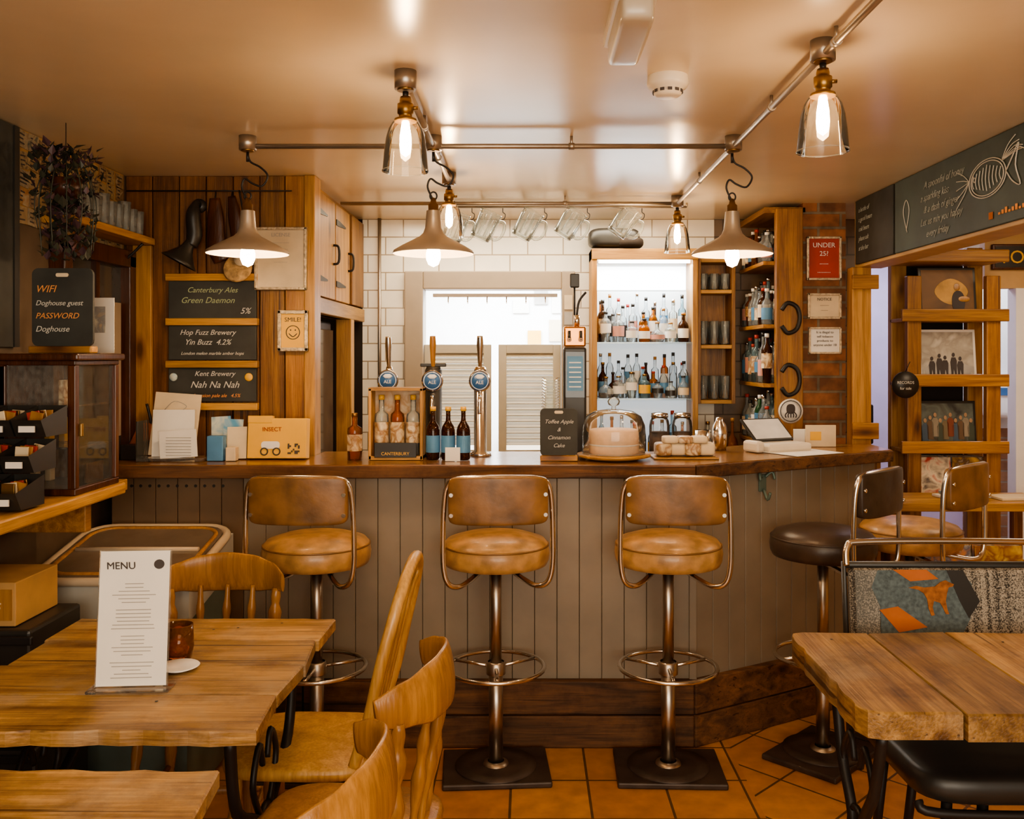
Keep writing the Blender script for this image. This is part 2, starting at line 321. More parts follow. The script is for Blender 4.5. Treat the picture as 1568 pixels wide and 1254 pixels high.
# ------------------------------------------------------------------ room shell
def simple(name,*boxes):
    b=B()
    for x in boxes: b.box(*x)
    return b.fin(name)
simple('floor',(-1.9,3.6,-1.6,7.0,-.06,0,FLOOR))
simple('ceiling',(-1.9,3.6,-1.6,7.0,2.3,2.36,CEIL))
simple('wall_left',(-1.8,-1.72,-1.6,3.96,0,2.3,WLEFT))
b=B(); b.box(-1.72,-1.715,3.06,3.88,1.98,2.298,CARD)
mats_=[art('mat_p',[(.42,.30,.16),(.30,.20,.10),(.48,.36,.20)],18),art('mat_a',[(.40,.30,.17),(.18,.10,.05),(.48,.38,.24)],30),art('mat_b',[(.15,.09,.05),(.38,.28,.15),(.08,.05,.03)],35),art('mat_c',[(.44,.32,.16),(.35,.14,.04),(.46,.36,.22)],26),art('mat_d',[(.10,.10,.08),(.36,.28,.18),(.22,.14,.08)],40)]
for i in range(11):
    for j in range(5):
        y=3.10+i*.073+random.uniform(-.008,.008); z=2.012+j*.063+random.uniform(-.006,.006)
        M=T(-1.713,y,z)@R(random.uniform(-7,7),'X'); mm=random.choice(mats_); b.box(-.001,.001+.001*(i%2),-.033,.033,-.029,.029,mm,0,M)
        for q in range(3): b.box(.002,.0028,-.022,.022*random.uniform(-.5,.9),-.018+q*.015,-.013+q*.015,INK,0,M)
b.fin('beer_mat_collage')
b=B(); b.box(-1.72,-1.705,1.0,3.05,1.56,2.295,CHALK); b.box(-1.72,-1.70,3.03,3.06,1.56,2.295,BLACK)
cb=b.fin('chalkboard_panel'); text('HOUSE',.11,(-1.702,2.72,2.06),CHALKF,cb,rz=90); text('ales',.09,(-1.702,2.80,1.9),CHALKF,cb,rz=90,shear=.3)
b=B(); b.box(-1.72,-.93,3.93,3.99,0,2.3,GAP)
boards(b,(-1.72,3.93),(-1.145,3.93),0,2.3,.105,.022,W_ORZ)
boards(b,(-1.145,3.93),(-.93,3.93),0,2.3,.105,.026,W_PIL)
b.box(-.95,-.905,3.885,4.0,0,2.3,W_LTZ,.004)
b.box(-1.68,-1.60,3.885,3.908,1.1,2.0,W_LTZ,.003)
b.fin('wall_back_left')
b=B(); b.box(-1.0,-.955,4.0,5.15,1.72,2.3,W_ORY)
for y0,y1 in((4.02,4.42),(4.44,4.78)):
    b.box(-.955,-.93,y0,y1,1.80,2.27,W_LTZ,.004)
    for z in(1.88,2.18):
        b.prism([(y0+.0,z-.014),(y0+.06,z-.014),(y0+.22,z-.004),(y0+.22,z+.004),(y0+.06,z+.014),(y0,z+.014)],.004,IRON,T(-.93,0,0)@Matrix(((0,0,1,0),(1,0,0,0),(0,1,0,0),(0,0,0,1))))
    b.tube(cr([(-.93,y1-.04,2.06),(-.905,y1-.04,2.05),(-.905,y1-.04,1.98),(-.93,y1-.04,1.97)],4),.006,IRON,6)
b.box(-.96,-.92,4.8,5.13,1.80,2.27,W_PIL,.004)
b.box(-.99,-.915,4.0,5.13,1.72,1.79,W_LTY,.004)
b.fin('wall_cupboard')
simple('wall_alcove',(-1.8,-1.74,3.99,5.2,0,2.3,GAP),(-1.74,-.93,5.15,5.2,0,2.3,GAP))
simple('trim_post',(-.99,-.91,4.72,4.80,0,1.72,W_LTZ,.004))
b=B(); b.box(-1.5,-1.0,4.1,4.65,0,1.70,BLACK,.01); b.box(-1.0,-.985,4.12,4.63,.1,1.66,mat('fridge_glass_dark',(.03,.028,.025),rough=.1),.004)
b.tube([(-.96,4.2,.9),(-.96,4.2,1.4)],.008,CHROME); b.cyl((-.985,4.2,.92),(-.96,4.2,.92),.006,CHROME); b.cyl((-.985,4.2,1.38),(-.96,4.2,1.38),.006,CHROME)
b.fin('upright_fridge')
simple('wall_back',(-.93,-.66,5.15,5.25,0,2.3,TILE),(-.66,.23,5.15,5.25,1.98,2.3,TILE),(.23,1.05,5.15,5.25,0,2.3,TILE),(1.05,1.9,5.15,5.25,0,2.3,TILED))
simple('door_frame_kitchen',(-.69,-.585,5.11,5.27,0,2.005,FRAME,.006),(.19,.265,5.11,5.27,0,2.005,FRAME,.006),(-.585,.19,5.11,5.27,1.905,2.005,FRAME,.006))
def shutter(name,x0,x1):
    b=B(); st=.045
    for a,c in((x0,x0+st),(x1-st,x1)): b.box(a,c,5.16,5.19,.35,1.595,SHUT,.003)
    for z in(.35,.95,1.545): b.box(x0+st,x1-st,5.16,5.19,z,z+.05,SHUT,.002)
    z=.415
    while z<1.54:
        if not(.93<z<1.02): b.box(x0+st,x1-st,-.003,.003,-.018,.018,SHUT,0,T(0,5.175,z)@R(-38,'X'))
        z+=.033
    return b.fin(name)
shutter('louvred_saloon_door',-.583,-.205); shutter('louvred_saloon_door',-.165,.188)
simple('wall_kitchen',(-1.2,-1.14,5.26,6.9,0,2.3,WHITE),(.9,.96,5.26,6.9,0,2.3,WHITE),(-1.2,.96,6.84,6.9,0,2.3,WHITE))
b=B(); b.box(-.2,.55,6.45,6.8,0,1.0,PLAS,.01)
for i in range(4): b.box(-.1+i*.15,.02+i*.15,6.5,6.7,1.0,1.2+.06*(i%2),[PAPER,PLAS,BLUEC,PAPER][i],.01)
b.fin('kitchen_worktop')
b=B()
for i,(x,z,w,h,m) in enumerate([(.25,1.95,.14,.2,PAPER),(.1,1.98,.1,.13,INKG),(.22,1.72,.12,.16,PAPERC),(.4,1.8,.1,.14,BLUEC),(-.05,1.9,.12,.1,PAPER),(.05,1.66,.1,.12,YEL)]): b.box(x-w/2,x+w/2,6.82,6.836,z-h/2,z+h/2,m)
b.fin('kitchen_notices')
b=B()
for i,(z,h,m) in enumerate([(1.83,.08,PAPERC),(1.74,.07,INKG),(1.65,.09,PAPER)]): b.box(.205,.25,5.104,5.109,z-h/2,z+h/2,m)
b.fin('door_notices')
b=B(); b.box(-.54,.17,5.20,5.22,1.865,1.885,PLAS,.003)
for i in range(6): b.tube(cr([(-.45+i*.11,5.19,1.865),(-.45+i*.11,5.175,1.845),(-.45+i*.11,5.19,1.83)],3),.004,CHROME,6)
b.fin('ticket_rail')
# right side
b=B(); b.box(1.385,1.60,4.6,4.78,0,2.3,BRICK); b.fin('brick_pillar')
simple('wall_right_bar',(1.46,1.52,4.78,5.15,0,2.3,TANW),(1.60,1.66,4.78,6.2,0,2.3,LAV))
simple('trim_post_opening',(1.605,1.70,4.52,4.60,0,1.97,W_LTZ,.005),(1.60,1.73,4.50,4.52,1.12,1.2,W_ORX,.003),(1.60,1.73,4.50,4.52,1.86,1.93,W_ORX,.003))
simple('ceiling_beam',(1.645,1.78,-1.6,4.60,1.97,2.3,TANW,.004))
b=B(); b.box(1.63,1.645,4.08,4.55,1.985,2.298,CHALK,.003); b.box(1.63,1.645,.9,4.06,1.985,2.298,CHALKG,.003)
cb=b.fin('beam_chalkboard')
for i,t in enumerate(['a bottle of','a good house','cold beers','please ask','at the bar']): text(t,.032,(1.628,4.5,2.235-.047*i),CHALKF,cb,rz=-90,al='LEFT',shear=.35)
for i,t in enumerate(['A spoonful of honey','a sparkling kiss','& a dash of ginger','Let us mix you happy','  every friday']): text(t,.042,(1.628,3.76+.03*(i%2),2.215-.050*i),CHALKF,cb,rz=-90,al='LEFT',shear=.4)
b=B(); X_=1.627
b.tube(cr([(X_,3.93,2.07),(X_,3.90,2.15),(X_,3.93,2.2),(X_,3.96,2.15),(X_,3.92,2.06)],5),.0018,CHALKW,5)
for s_ in(.13,.115): b.tube(cr([(X_,3.24+s_*math.cos(a*pi/5),2.16+s_*.52*math.sin(a*pi/5)) for a in range(10)],4,True),.0022,CHALKW,5,True)
for k in range(-4,5): b.tube(cr([(X_,3.24+k*.024,2.115+abs(k)*.006),(X_,3.25+k*.024,2.16),(X_,3.24+k*.024,2.208-abs(k)*.006)],3),.0018,CHALKW,4)
b.tube(cr([(X_,3.33+.008*math.cos(a*pi/4),2.17+.008*math.sin(a*pi/4)) for a in range(8)],2,True),.002,CHALKW,4,True)
b.tube(cr([(X_,3.11,2.16),(X_,3.06,2.21),(X_,3.03,2.24),(X_,3.05,2.17),(X_,3.02,2.10),(X_,3.07,2.12),(X_,3.11,2.16)],4),.0022,CHALKW,5)
for k in range(6): b.tube(cr([(X_,3.14,2.20),(X_,3.10-.02*k,2.245-.006*k),(X_,3.05-.022*k,2.27-.022*k)],4),.0016,CHALKW,5)
for k in range(5): b.tube(cr([(X_,3.37,2.17),(X_,3.41,2.20-.018*k),(X_,3.47,2.225-.035*k)],4),.0016,CHALKW,5)
b.box(1.626,1.628,3.20,3.225,2.01,2.035,ORG)
for k in range(12): b.box(1.626,1.628,3.16-.022*k-.012,3.16-.022*k,2.018,2.018+.008+.006*(k%3),CHALKO)
o=b.fin('chalk_drawing'); o.parent=cb
simple('wall_far',(1.66,2.95,6.2,6.26,0,2.3,LAV),(2.95,3.6,6.2,6.26,1.04,2.3,PALE),(2.95,3.6,6.2,6.26,0,1.04,BRICKW))
simple('wall_header_toilet',(2.5,3.5,5.0,5.06,1.90,2.3,TANW))
simple('wall_right',(3.5,3.56,-1.6,6.9,0,2.3,TANW))
simple('door_toilet',(2.72,3.45,5.02,5.06,0,1.88,PALE,.004),(2.66,2.72,4.98,5.07,0,1.9,WHITE,.003))
b=B(); b.box(2.53,3.0,4.975,5.0,2.0,2.14,W_DKZ,.006); b.box(2.545,2.985,4.972,4.976,2.013,2.127,BLACK); sg=b.fin('toilet_sign'); text('TOILETS',.10,(2.56,4.97,2.035),YEL,sg,al='LEFT')
b=B(); b.sq((3.17,6.12,1.25),(.22,.155,.27),WHITE,.3,.3); b.box(3.12,3.20,6.035,6.045,1.27,1.32,BLUE); b.fin('soap_dispenser')

# ------------------------------------------------------------------ conduits and pendants
b=B(); zc=2.264
def run(p,q,r=.0092):
    b.cyl(p,q,r,PIPE,seg=10)
    n=int((Vector(q)-Vector(p)).length/.6)
    for i in range(1,n+1):
        c=Vector(p).lerp(Vector(q),i/(n+1)); d=(Vector(q)-Vector(p)).normalized()*.010; b.cyl(c-d,c+d,r*1.35,PIPE,seg=10); b.cyl(c,(c.x,c.y,2.3),.005,PIPE,seg=8)
run((-.98,3.2,zc),(.72,3.2,zc)); run((.72,1.0,zc),(.72,4.4,zc)); run((-.33,2.47,zc),(-.33,3.84,zc)); run((-.9,4.4,zc),(.72,4.4,zc))
for x,y in((-.33,3.2),(.72,3.2),(.72,4.4),(-.33,2.47),(.72,2.23),(-.98,3.2),(-.33,3.84)):
    b.cyl((x,y,2.25),(x,y,2.3),.030,PIPE,seg=20); b.cyl((x,y,2.246),(x,y,2.252),.022,BRASS,seg=16)
b.tube([(-.83,5.12,1.0),(-.83,5.12,2.3)],.010,PIPE)
b.fin('ceiling_conduit')
b=B()
b.cyl((0,0,-.056),(0,0,-.075),.008,IRON); b.lathe([(.0,-.07),(.014,-.07),(.016,-.08),(.016,-.088),(.022,-.09),(.022,-.115),(.018,-.118),(.018,-.128),(.03,-.13),(.03,-.138),(0,-.138)],BRASS,seg=20)
b.cyl((.016,0,-.10),(.034,0,-.10),.005,BRASS)
gp=[(.024,-.132),(.036,-.14),(.046,-.158),(.053,-.185),(.058,-.225),(.062,-.272)]
b.lathe(gp,GLS,seg=32); b.lathe([(.0605,-.272),(.0635,-.272),(.0635,-.269),(.0605,-.269)],GLF,seg=32)
b.lathe([(0,-.138),(.010,-.14),(.012,-.155),(.015,-.175),(.016,-.20),(.013,-.222),(0,-.232)],BULB,seg=14)
gl=b.fin('glass_pendant_lamp',(-.33,2.47,2.3))
for p in((.72,2.23,2.3),(-.33,3.84,2.3),(.72,4.4,2.3)): dup(gl,p)
b=B()
b.cyl((0,0,-.056),(0,0,-.09),.005,IRON)
b.tube(cr([(0,0,-.06),(.01,0,-.09),(.045,0,-.11),(.07,0,-.14),(.05,0,-.175),(.015,0,-.165),(-.01,0,-.15),(-.02,0,-.18),(0,0,-.225)],6),.0035,IRON,6)
b.tube(cr([(-.012*math.cos(a*pi/4),0,-.21+.014*math.sin(a*pi/4)) for a in range(8)],3,True),.003,IRON,6,True)
b.lathe([(0,-.215),(.008,-.218),(.012,-.235),(.018,-.24),(.018,-.262),(.024,-.265)],BRASS,seg=20)
pr=[(.024,-.262),(.027,-.30),(.029,-.322),(.036,-.340),(.048,-.352),(.078,-.368),(.112,-.386),(.138,-.402),(.142,-.410)]
b.lathe(pr,SHADE,seg=48); b.lathe([(r-.002,z-.003) for r,z in pr],SHADEIN,seg=48)
b.lathe([(.012,-.345),(.014,-.365),(0.02,-.39),(.025,-.412),(.025,-.43),(.017,-.450),(0,-.458)],BULB2,seg=16)
cn=b.fin('cone_pendant_lamp',(-.98,3.2,2.3)); dup(cn,(-.33,3.2,2.3)); dup(cn,(.72,3.22,2.3))
b=B(); b.box(-.045,.045,-.17,.17,-.035,0,PLAS,.008); b.sq((0,-.0,-.055),(.074,.32,.06),mat('diffuser_plastic',(.55,.47,.36),rough=.25,var=.04),.3,.25); b.box(-.028,.028,-.172,-.168,-.03,-.008,INKG,.001)
b.fin('emergency_light',(.225,2.02,2.3))
b=B(); b.lathe([(.055,0),(.058,-.02),(.052,-.032),(.04,-.036),(.038,-.05),(.03,-.056),(0,-.056)],PLAS,seg=32)
for i in range(12):
    a=i*pi/6; b.box(-.006,.006,-.001,.001,-.004,.004,INK,0,T(.0405*math.cos(a),.0405*math.sin(a),-.043)@R(math.degrees(a)+90,'Z'))
b.fin('smoke_detector',(.386,2.52,2.3))

# ------------------------------------------------------------------ bar counter
b=B()
prof=[(-1.66,3.55),(.65,3.55),(1.64,4.12),(1.64,4.38),(1.15,4.42),(.60,4.05),(-.90,4.05),(-.90,3.88),(-1.66,3.88)]
b.prism(prof,.035,W_BAR,T(0,0,1.072))
edge=[(-1.66,3.55),(.65,3.55),(1.64,4.12)]
for p,q in zip(edge,edge[1:]):
    d=(Vector(q)-Vector(p)); L=d.length; M=T(p[0],p[1],0)@R(math.degrees(math.atan2(d.y,d.x)),'Z'); b.box(0,L,-.012,.02,1.055,1.104,W_DKX,.004,M)
b.box(-1.64,.65,3.62,3.66,0,1.07,GAP)
b.prism([(.62,3.63),(1.58,4.185),(1.58,4.23),(.60,3.67)],1.07,GAP)
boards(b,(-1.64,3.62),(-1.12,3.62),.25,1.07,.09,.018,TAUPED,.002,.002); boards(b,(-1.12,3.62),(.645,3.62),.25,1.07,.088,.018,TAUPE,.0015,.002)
boards(b,(.655,3.622),(1.56,4.145),.25,1.07,.088,.018,TAUPE,.0015,.002)
b.box(.635,.665,3.59,3.62,0,1.07,TAUPE,.004)
b.box(1.54,1.60,4.14,4.4,0,1.07,W_PIL,.004)
for z0,z1 in((.0,.125),(.13,.26)):
    for i in range(3): b.box(-1.64+i*.765,-1.64+(i+1)*.765-.006,3.565,3.605,z0,z1,W_DKX,.005)
    M=T(.655,3.567,0)@R(math.degrees(math.atan2(.523,.905)),'Z'); b.box(0,1.045,-.002,.04,z0,z1,W_DKX,.005,M)
for i in range(11): b.cyl((-1.56+i*.036,3.60,1.018),(-1.56+i*.036,3.606,1.018),.006,BLACK)
b.fin('bar_counter')
b=B(); b.box(.30,1.17,4.72,5.14,0,.92,W_DKX,.005); b.box(.28,1.17,4.70,5.14,.92,.955,W_BAR,.004); b.fin('back_bar_cabinet')
b=B(); M=T(.97,3.778,.99)@R(30,'Z'); hk=mat('verdigris',(.12,.17,.14),rough=.5,metal=.3); b.box(-.02,.02,-.004,.004,-.02,.05,hk,.003,M)
b.tube(cr([(-.01,-.006,.04),(-.035,-.02,.06),(-.04,-.03,.03)],4),.006,hk,M=M); b.tube(cr([(.01,-.006,.04),(.035,-.02,.06),(.04,-.03,.03)],4),.006,hk,M=M); b.tube(cr([(0,-.006,-.01),(0,-.03,-.05),(0,-.045,-.02)],4),.006,hk,M=M)
b.fin('coat_hook')

# ------------------------------------------------------------------ bar stools
def stool(seatm,backm,name='bar_stool'):
    b=B()
    b.box(-.195,.195,-.15,.15,0,.022,RUST,.006); b.lathe([(.15,.022),(.15,.027),(.10,.027),(.0,.03)],RUST,seg=32)
    b.lathe([(.05,.022),(.045,.035),(.03,.04)],STEEL,seg=20)
    b.cyl((0,0,.03),(0,0,.40),.026,STEEL,seg=20); b.cyl((0,0,.40),(0,0,.76),.021,STEEL,seg=20)
    b.lathe([(.036,.36),(.036,.40),(.03,.405)],STEEL,seg=20); b.lathe([(.036,.36),(.027,.355)],STEEL,seg=20)
    b.tube([(.178*math.cos(a*pi/18),.178*math.sin(a*pi/18),.385) for a in range(36)],.0085,CHROME,8,True)
    for a in(30,150,270): 
        c,s_=math.cos(math.radians(a)),math.sin(math.radians(a)); b.cyl((.03*c,.03*s_,.385),(.175*c,.175*s_,.385),.007,CHROME,seg=8)
    b.lathe([(0,.742),(.07,.742),(.09,.76),(.16,.766)],BLACK,seg=32)
    b.lathe([(0,.764),(.165,.762),(.188,.768),(.196,.785),(.199,.81),(.194,.838),(.180,.856),(.13,.872),(.07,.880),(0,.882)],seatm,seg=48)
    b.tube([(.193*math.cos(a*pi/24),.193*math.sin(a*pi/24),.838) for a in range(48)],.004,backm,6,True)
    half=[(.05,-.03,.752),(.09,-.12,.738),(.135,-.188,.728),(.172,-.208,.745),(.188,-.212,.80),(.190,-.212,.90),(.186,-.215,1.02),(.174,-.222,1.085),(.14,-.232,1.108),(.05,-.242,1.113)]
    P=half+[(-x,y,z) for x,y,z in half[::-1]]
    b.tube(cr(P,5),.0095,CHROME,8)
    b.sq((0,-.248,1.034),(.345,.036,.165),backm,.22,.22,bend=.9,n1=16,n2=40)
    for sx in(-1,1):
        for z in(.985,1.055): b.cyl((sx*.162,-.238,z),(sx*.162,-.247,z),.007,CHROME,seg=10)
    return b
st=stool(LEATH,LEATHB).fin('bar_stool',(-.777,3.37,0),-3); dup(st,(-.117,3.37,0),4); dup(st,(.518,3.37,0),-2)
dup(st,(1.53,3.66,0),42)
stool(LEATHK,LEATHK).fin('bar_stool',(1.13,3.50,0),45)

# ------------------------------------------------------------------ tables
def table(name,x0,x1,y0,y1,n,axis,seed,th=.042):
    rnd=random.Random(seed); b=B(); z0,z1=.76-th,.76
    for i in range(n):
        K=16
        if axis=='x':
            a=y0+(y1-y0)*i/n; c=y0+(y1-y0)*(i+1)/n; e=rnd.uniform(-.012,.012)
            lo=[(x0-e+(x1-x0)*k/K,a+(.0028 if i else rnd.uniform(-.008,.004))) for k in range(K+1)]; hi=[(x0-e+(x1-x0+2*e)*k/K,c-.0028 if i<n-1 else c+rnd.uniform(-.004,.006)) for k in range(K,-1,-1)]
            m=W_TBX
        else:
            a=x0+(x1-x0)*i/n; c=x0+(x1-x0)*(i+1)/n; e=rnd.uniform(-.008,.008)
            lo=[(a+(.0028 if i else rnd.uniform(-.004,.004)),y0-e+(y1-y0)*k/K) for k in range(K+1)]; hi=[(c-.0028,y0-e+(y1-y0+2*e)*k/K) for k in range(K,-1,-1)]
            if i==0: lo=[(a+.045,lo[0][1]),(a+.014,lo[0][1]+.012),(a,lo[0][1]+.05)]+lo[2:-2]+[(a+.003,lo[-1][1]-.035),(a+.012,lo[-1][1]-.010),(a+.04,lo[-1][1])]
            m=W_TBY
        poly=lo+hi; dz=rnd.uniform(-.0015,.0)
        # one closed island per plank, with a worn (inset) top edge
        cx=sum(p[0] for p in poly)/len(poly); cy=sum(p[1] for p in poly)/len(poly); kk=len(poly)
        top=[(cx+(p[0]-cx)*.990,cy+(p[1]-cy)*.982) for p in poly]
        vs=[(x,y,z0) for x,y in poly]+[(x,y,z1-.004+dz) for x,y in poly]+[(x,y,z1+dz) for x,y in top]
        fs=[tuple(range(kk))[::-1],tuple(range(2*kk,3*kk))]
        for L_ in(0,kk): fs+=[(L_+q,L_+(q+1)%kk,L_+kk+(q+1)%kk,L_+kk+q) for q in range(kk)]
        b.add(vs,fs,m)
    for q in range(7):
        px,py=rnd.uniform(x0+.05,x1-.05),rnd.uniform(y0+.04,y1-.04); b.lathe([(0,.0006),(.004,.0006)],IRON,(px,py,z1),8)
    for yy in(y0+.12,y1-.16): b.box(x0+.06,x1-.06,yy,yy+.045,z0-.042,z0-.001,W_DKX,.003)
    for xx in(x0+.09,x1-.09):
        ya,yb=y0+.13,y1-.13; ym=(ya+yb)/2; zt=z0-.043
        b.tube(cr([(xx,ya,zt),(xx,ya+.05,.5),(xx,ym-.03,.36),(xx,ya+.06,.18),(xx,ya-.03,.015)],6),.014,IRON,8)
        b.tube(cr([(xx,yb,zt),(xx,yb-.05,.5),(xx,ym+.03,.36),(xx,yb-.06,.18),(xx,yb+.03,.015)],6),.014,IRON,8)
        b.tube([(xx,ym+.05*math.cos(k*pi/8),.36+.05*math.sin(k*pi/8)) for k in range(16)],.009,IRON,6,True)
        for s_ in(-1,1):
            b.tube(cr([(xx,ym+s_*.04,.40),(xx,ym+s_*.10,.50),(xx,ym+s_*.05,.58),(xx,ym+s_*.02,.52)],5),.008,IRON,6)
            b.tube(cr([(xx,ym+s_*.06,.33),(xx,ym+s_*.10,.22),(xx,ym+s_*.04,.15),(xx,ym+s_*.02,.22)],5),.008,IRON,6)
        b.box(xx-.02,xx+.02,ya-.06,ya-.0,0,.02,IRON,.004); b.box(xx-.02,xx+.02,yb,yb+.06,0,.02,IRON,.004)
    ym=(y0+y1)/2; b.tube([(x0+.09,ym,.36),(x1-.09,ym,.36)],.011,IRON)
    return b.fin(name)
table('pub_table',-1.31,-.565,1.88,2.68,4,'x',3,.032)
table('pub_table',-1.31,-.565,.92,1.70,4,'x',5,.032)
table('pub_table',.725,1.60,1.97,2.55,4,'y',8,.06)

# ------------------------------------------------------------------ chairs (front = -Y, back = +Y)
TURN=[.011,.017,.012,.018,.02,.014,.019,.012,.016,.012]
def legs(b,m,zt=.44):
    for sx in(-1,1):
        for y0,y1 in((-.15,-.19),(.15,.20)):
            P=[Vector((sx*.15,y0,zt)).lerp(Vector((sx*.19,y1,0)),t/14) for t in range(15)]; b.tube(P,TURN,m,10)
        b.tube([(sx*.172,-.17,.2),(sx*.172,.175,.2)],[.009,.015,.009],m,8)
    b.tube([(-.172,0,.2),(0,0,.2),(.172,0,.2)],[.009,.016,.009],m,8)
def hoop_chair():
    b=B(); b.sq((0,0,.455),(.40,.42,.045),W_CH,.4,.5); legs(b,W_CH)
    hp=[(-.160,.155,.465),(-.188,.20,.60),(-.19,.235,.75),(-.155,.27,.89),(-.08,.285,.955),(0,.29,.975)]
    P=hp+[(-x,y,z) for x,y,z in hp[-2::-1]]
    b.tube(cr(P,6),.016,W_CH,10)
    for x,xt,zt in((-.10,-.125,.915),(-.036,-.045,.955),(.036,.045,.955),(.10,.125,.915)):
        b.tube(cr([(x,.17,.465),(x*1.05,.205,.62),(xt,.245,.80),(xt,.28,zt)],5),[.008,.010,.015,.009],W_CH,8,up=(1,0,0),flat=.5)
    return b
TS=[.012,.016,.011,.013,.019,.024,.017,.012,.020,.022,.013,.016,.012]
def crest_chair(m,name,loc,rz):
    b=B(); b.sq((0,0,.455),(.40,.42,.045),m,.4,.5); legs(b,m)
    b.tube(cr([(-.200,.13,.80),(-.155,.185,.808),(-.085,.222,.812),(0,.235,.815),(.085,.222,.812),(.155,.185,.808),(.200,.13,.80)],6),[.030,.048,.062,.066,.062,.048,.030],m,16,up=(0,-.12,1),flat=.20)
    for sx in(-1,1):
        P=[Vector((sx*.155,.15,.465)).lerp(Vector((sx*.170,.172,.775)),t/24) for t in range(25)]; b.tube(P,TS,m,12)
    for x in(-.085,0,.085):
        y=.225-x*x*1.6
        P=[Vector((x*.9,.17,.465)).lerp(Vector((x,y,.775)),t/24) for t in range(25)]; b.tube(P,[.008,.010,.008,.013,.017,.010,.014,.009,.008],m,10)
    return b.fin(name,loc,rz)
hoop_chair().fin('windsor_chair',(-.60,2.53,0),-92)
crest_chair(W_CHD,'spindle_back_chair',(-.415,2.07,0),-97)
crest_chair(W_CHD,'spindle_back_chair',(-.475,1.56,0),-95)
crest_chair(W_CHD,'spindle_back_chair',(-.98,2.80,0),3)
# ------------------------------------------------------------------ menu etc on left table
acr=glass('acrylic',(.95,.95,.93),.06)
b=B(); M=R(-6,'X')
b.box(-.092,.092,-.03,.03,0,.006,acr,.001); b.box(-.082,.082,-.002,.002,.006,.316,acr,0,M); b.box(-.079,.079,-.0035,-.0023,.008,.314,PAPER,0,M)
for i in range(26):
    w=random.uniform(.02,.05); z=.238-i*.0085
    if i%7==6: continue
    b.box(-w,w,-.0042,-.0036,z,z+.0018,INKG,0,M)
mn=b.fin('menu_stand',(-.915,2.11,.761),4)
text('MENU',.024,(-.064,.0235,.272),INK,mn,rx=96,al='LEFT')
b=B(); b.prism([(.012*math.cos(k*pi/8),.011*math.sin(k*pi/8)) for k in range(16)],.001,INK,M@T(.055,-.004,.283)@XZ); o=b.fin('logo'); o.parent=mn
b=B(); b.lathe([(0,0),(.033,0),(.038,.03),(.036,.085),(.033,.085),(.034,.03),(.03,.008),(0,.008)],GAMB,seg=24); b.lathe([(0,.01),(.031,.01),(.033,.045),(0,.045)],GAMB,seg=20)
b.fin('amber_tumbler',(-.890,2.33,.761))
b=B(); b.lathe([(0,0),(.025,0),(.05,.01),(.048,.012),(.024,.003),(0,.003)],WHITE,seg=24); b.fin('saucer',(-.855,2.24,.761))

# ------------------------------------------------------------------ patterned bench behind right table
WOOL=weave('striped_wool',(.05,.045,.04),(.42,.38,.32),75,10)
WOOLG=weave('grey_wool',(.13,.13,.12),(.36,.34,.30),12,10)
b=B(); x0,x1=.965,1.72; M=T(0,2.70,.44)@R(-7,'X')
b.box(x0,x1,-.02,.02,0,.455,WOOL,.015,M)
def patch(poly,m,d=.003,y=-.0215): b.prism(poly,d,m,M@T(0,y,0)@XZ)
patch([(x0+.012,.45),(1.06,.45),(1.045,.30),(1.035,.05),(x0+.012,.05)],WOOLG,.0015)
patch([(1.045,.45),(1.290,.45),(1.325,.41),(1.30,.36),(1.315,.31),(1.28,.25),(1.26,.05),(1.10,.05),(1.045,.22),(1.050,.34),(1.025,.40)],TEAL)
patch([(1.09,.452),(1.19,.452),(1.225,.425),(1.14,.418)],ORG,.002,-.0246)
patch([(1.045,.335),(1.10,.345),(1.185,.285),(1.10,.270)],ORG,.002,-.0246); patch([(1.55,.45),(1.708,.45),(1.708,.2),(1.60,.3)],TEAL)
patch([(1.25,.45),(1.30,.45),(1.345,.36),(1.31,.31),(1.285,.36)],BLACK,.001,-.0246)
dogp=[(1.175,.365),(1.205,.372),(1.235,.366),(1.275,.370),(1.296,.386),(1.315,.392),(1.328,.385),(1.345,.378),(1.342,.370),(1.325,.366),(1.318,.345),(1.312,.318),(1.316,.29),(1.322,.272),(1.310,.272),(1.300,.295),(1.290,.312),(1.268,.318),(1.262,.296),(1.268,.268),(1.256,.266),(1.247,.292),(1.243,.325),(1.232,.345),(1.212,.358)]
patch([((x-1.175)*.80+1.133,(z-.266)*.82+.318) for x,z in dogp],DOG,.002,-.0256)
b.tube(cr([(x0-.01,2.74,.90),(x0-.0,2.76,.955),(x0+.05,2.765,.968),(1.3,2.765,.97),(x1,2.765,.965)],6),.010,CHROME,8)
b.tube([(x0-.012,2.70,.42),(x0-.012,2.76,.90),(x1+.01,2.76,.90),(x1+.01,2.70,.42)],.012,BLACK,8)
b.sq(((x0+x1)/2,2.48,.46),(x1-x0,.50,.09),BLACK,.4,.3)
b.tube(cr([(x0,2.26,.43),(x0+.04,2.24,.41),((x0+x1)/2,2.235,.405),(x1-.04,2.24,.41),(x1,2.26,.43)],5),.012,IRON,8)
for xx in(x0+.08,x0+.17,x1-.12):
    b.tube([(xx,2.28,.42),(xx-.03,2.26,.0)],.014,IRON,8)
    b.tube([(xx,2.66,.42),(xx-.03,2.70,.0)],.014,IRON,8)
b.fin('upholstered_bench')

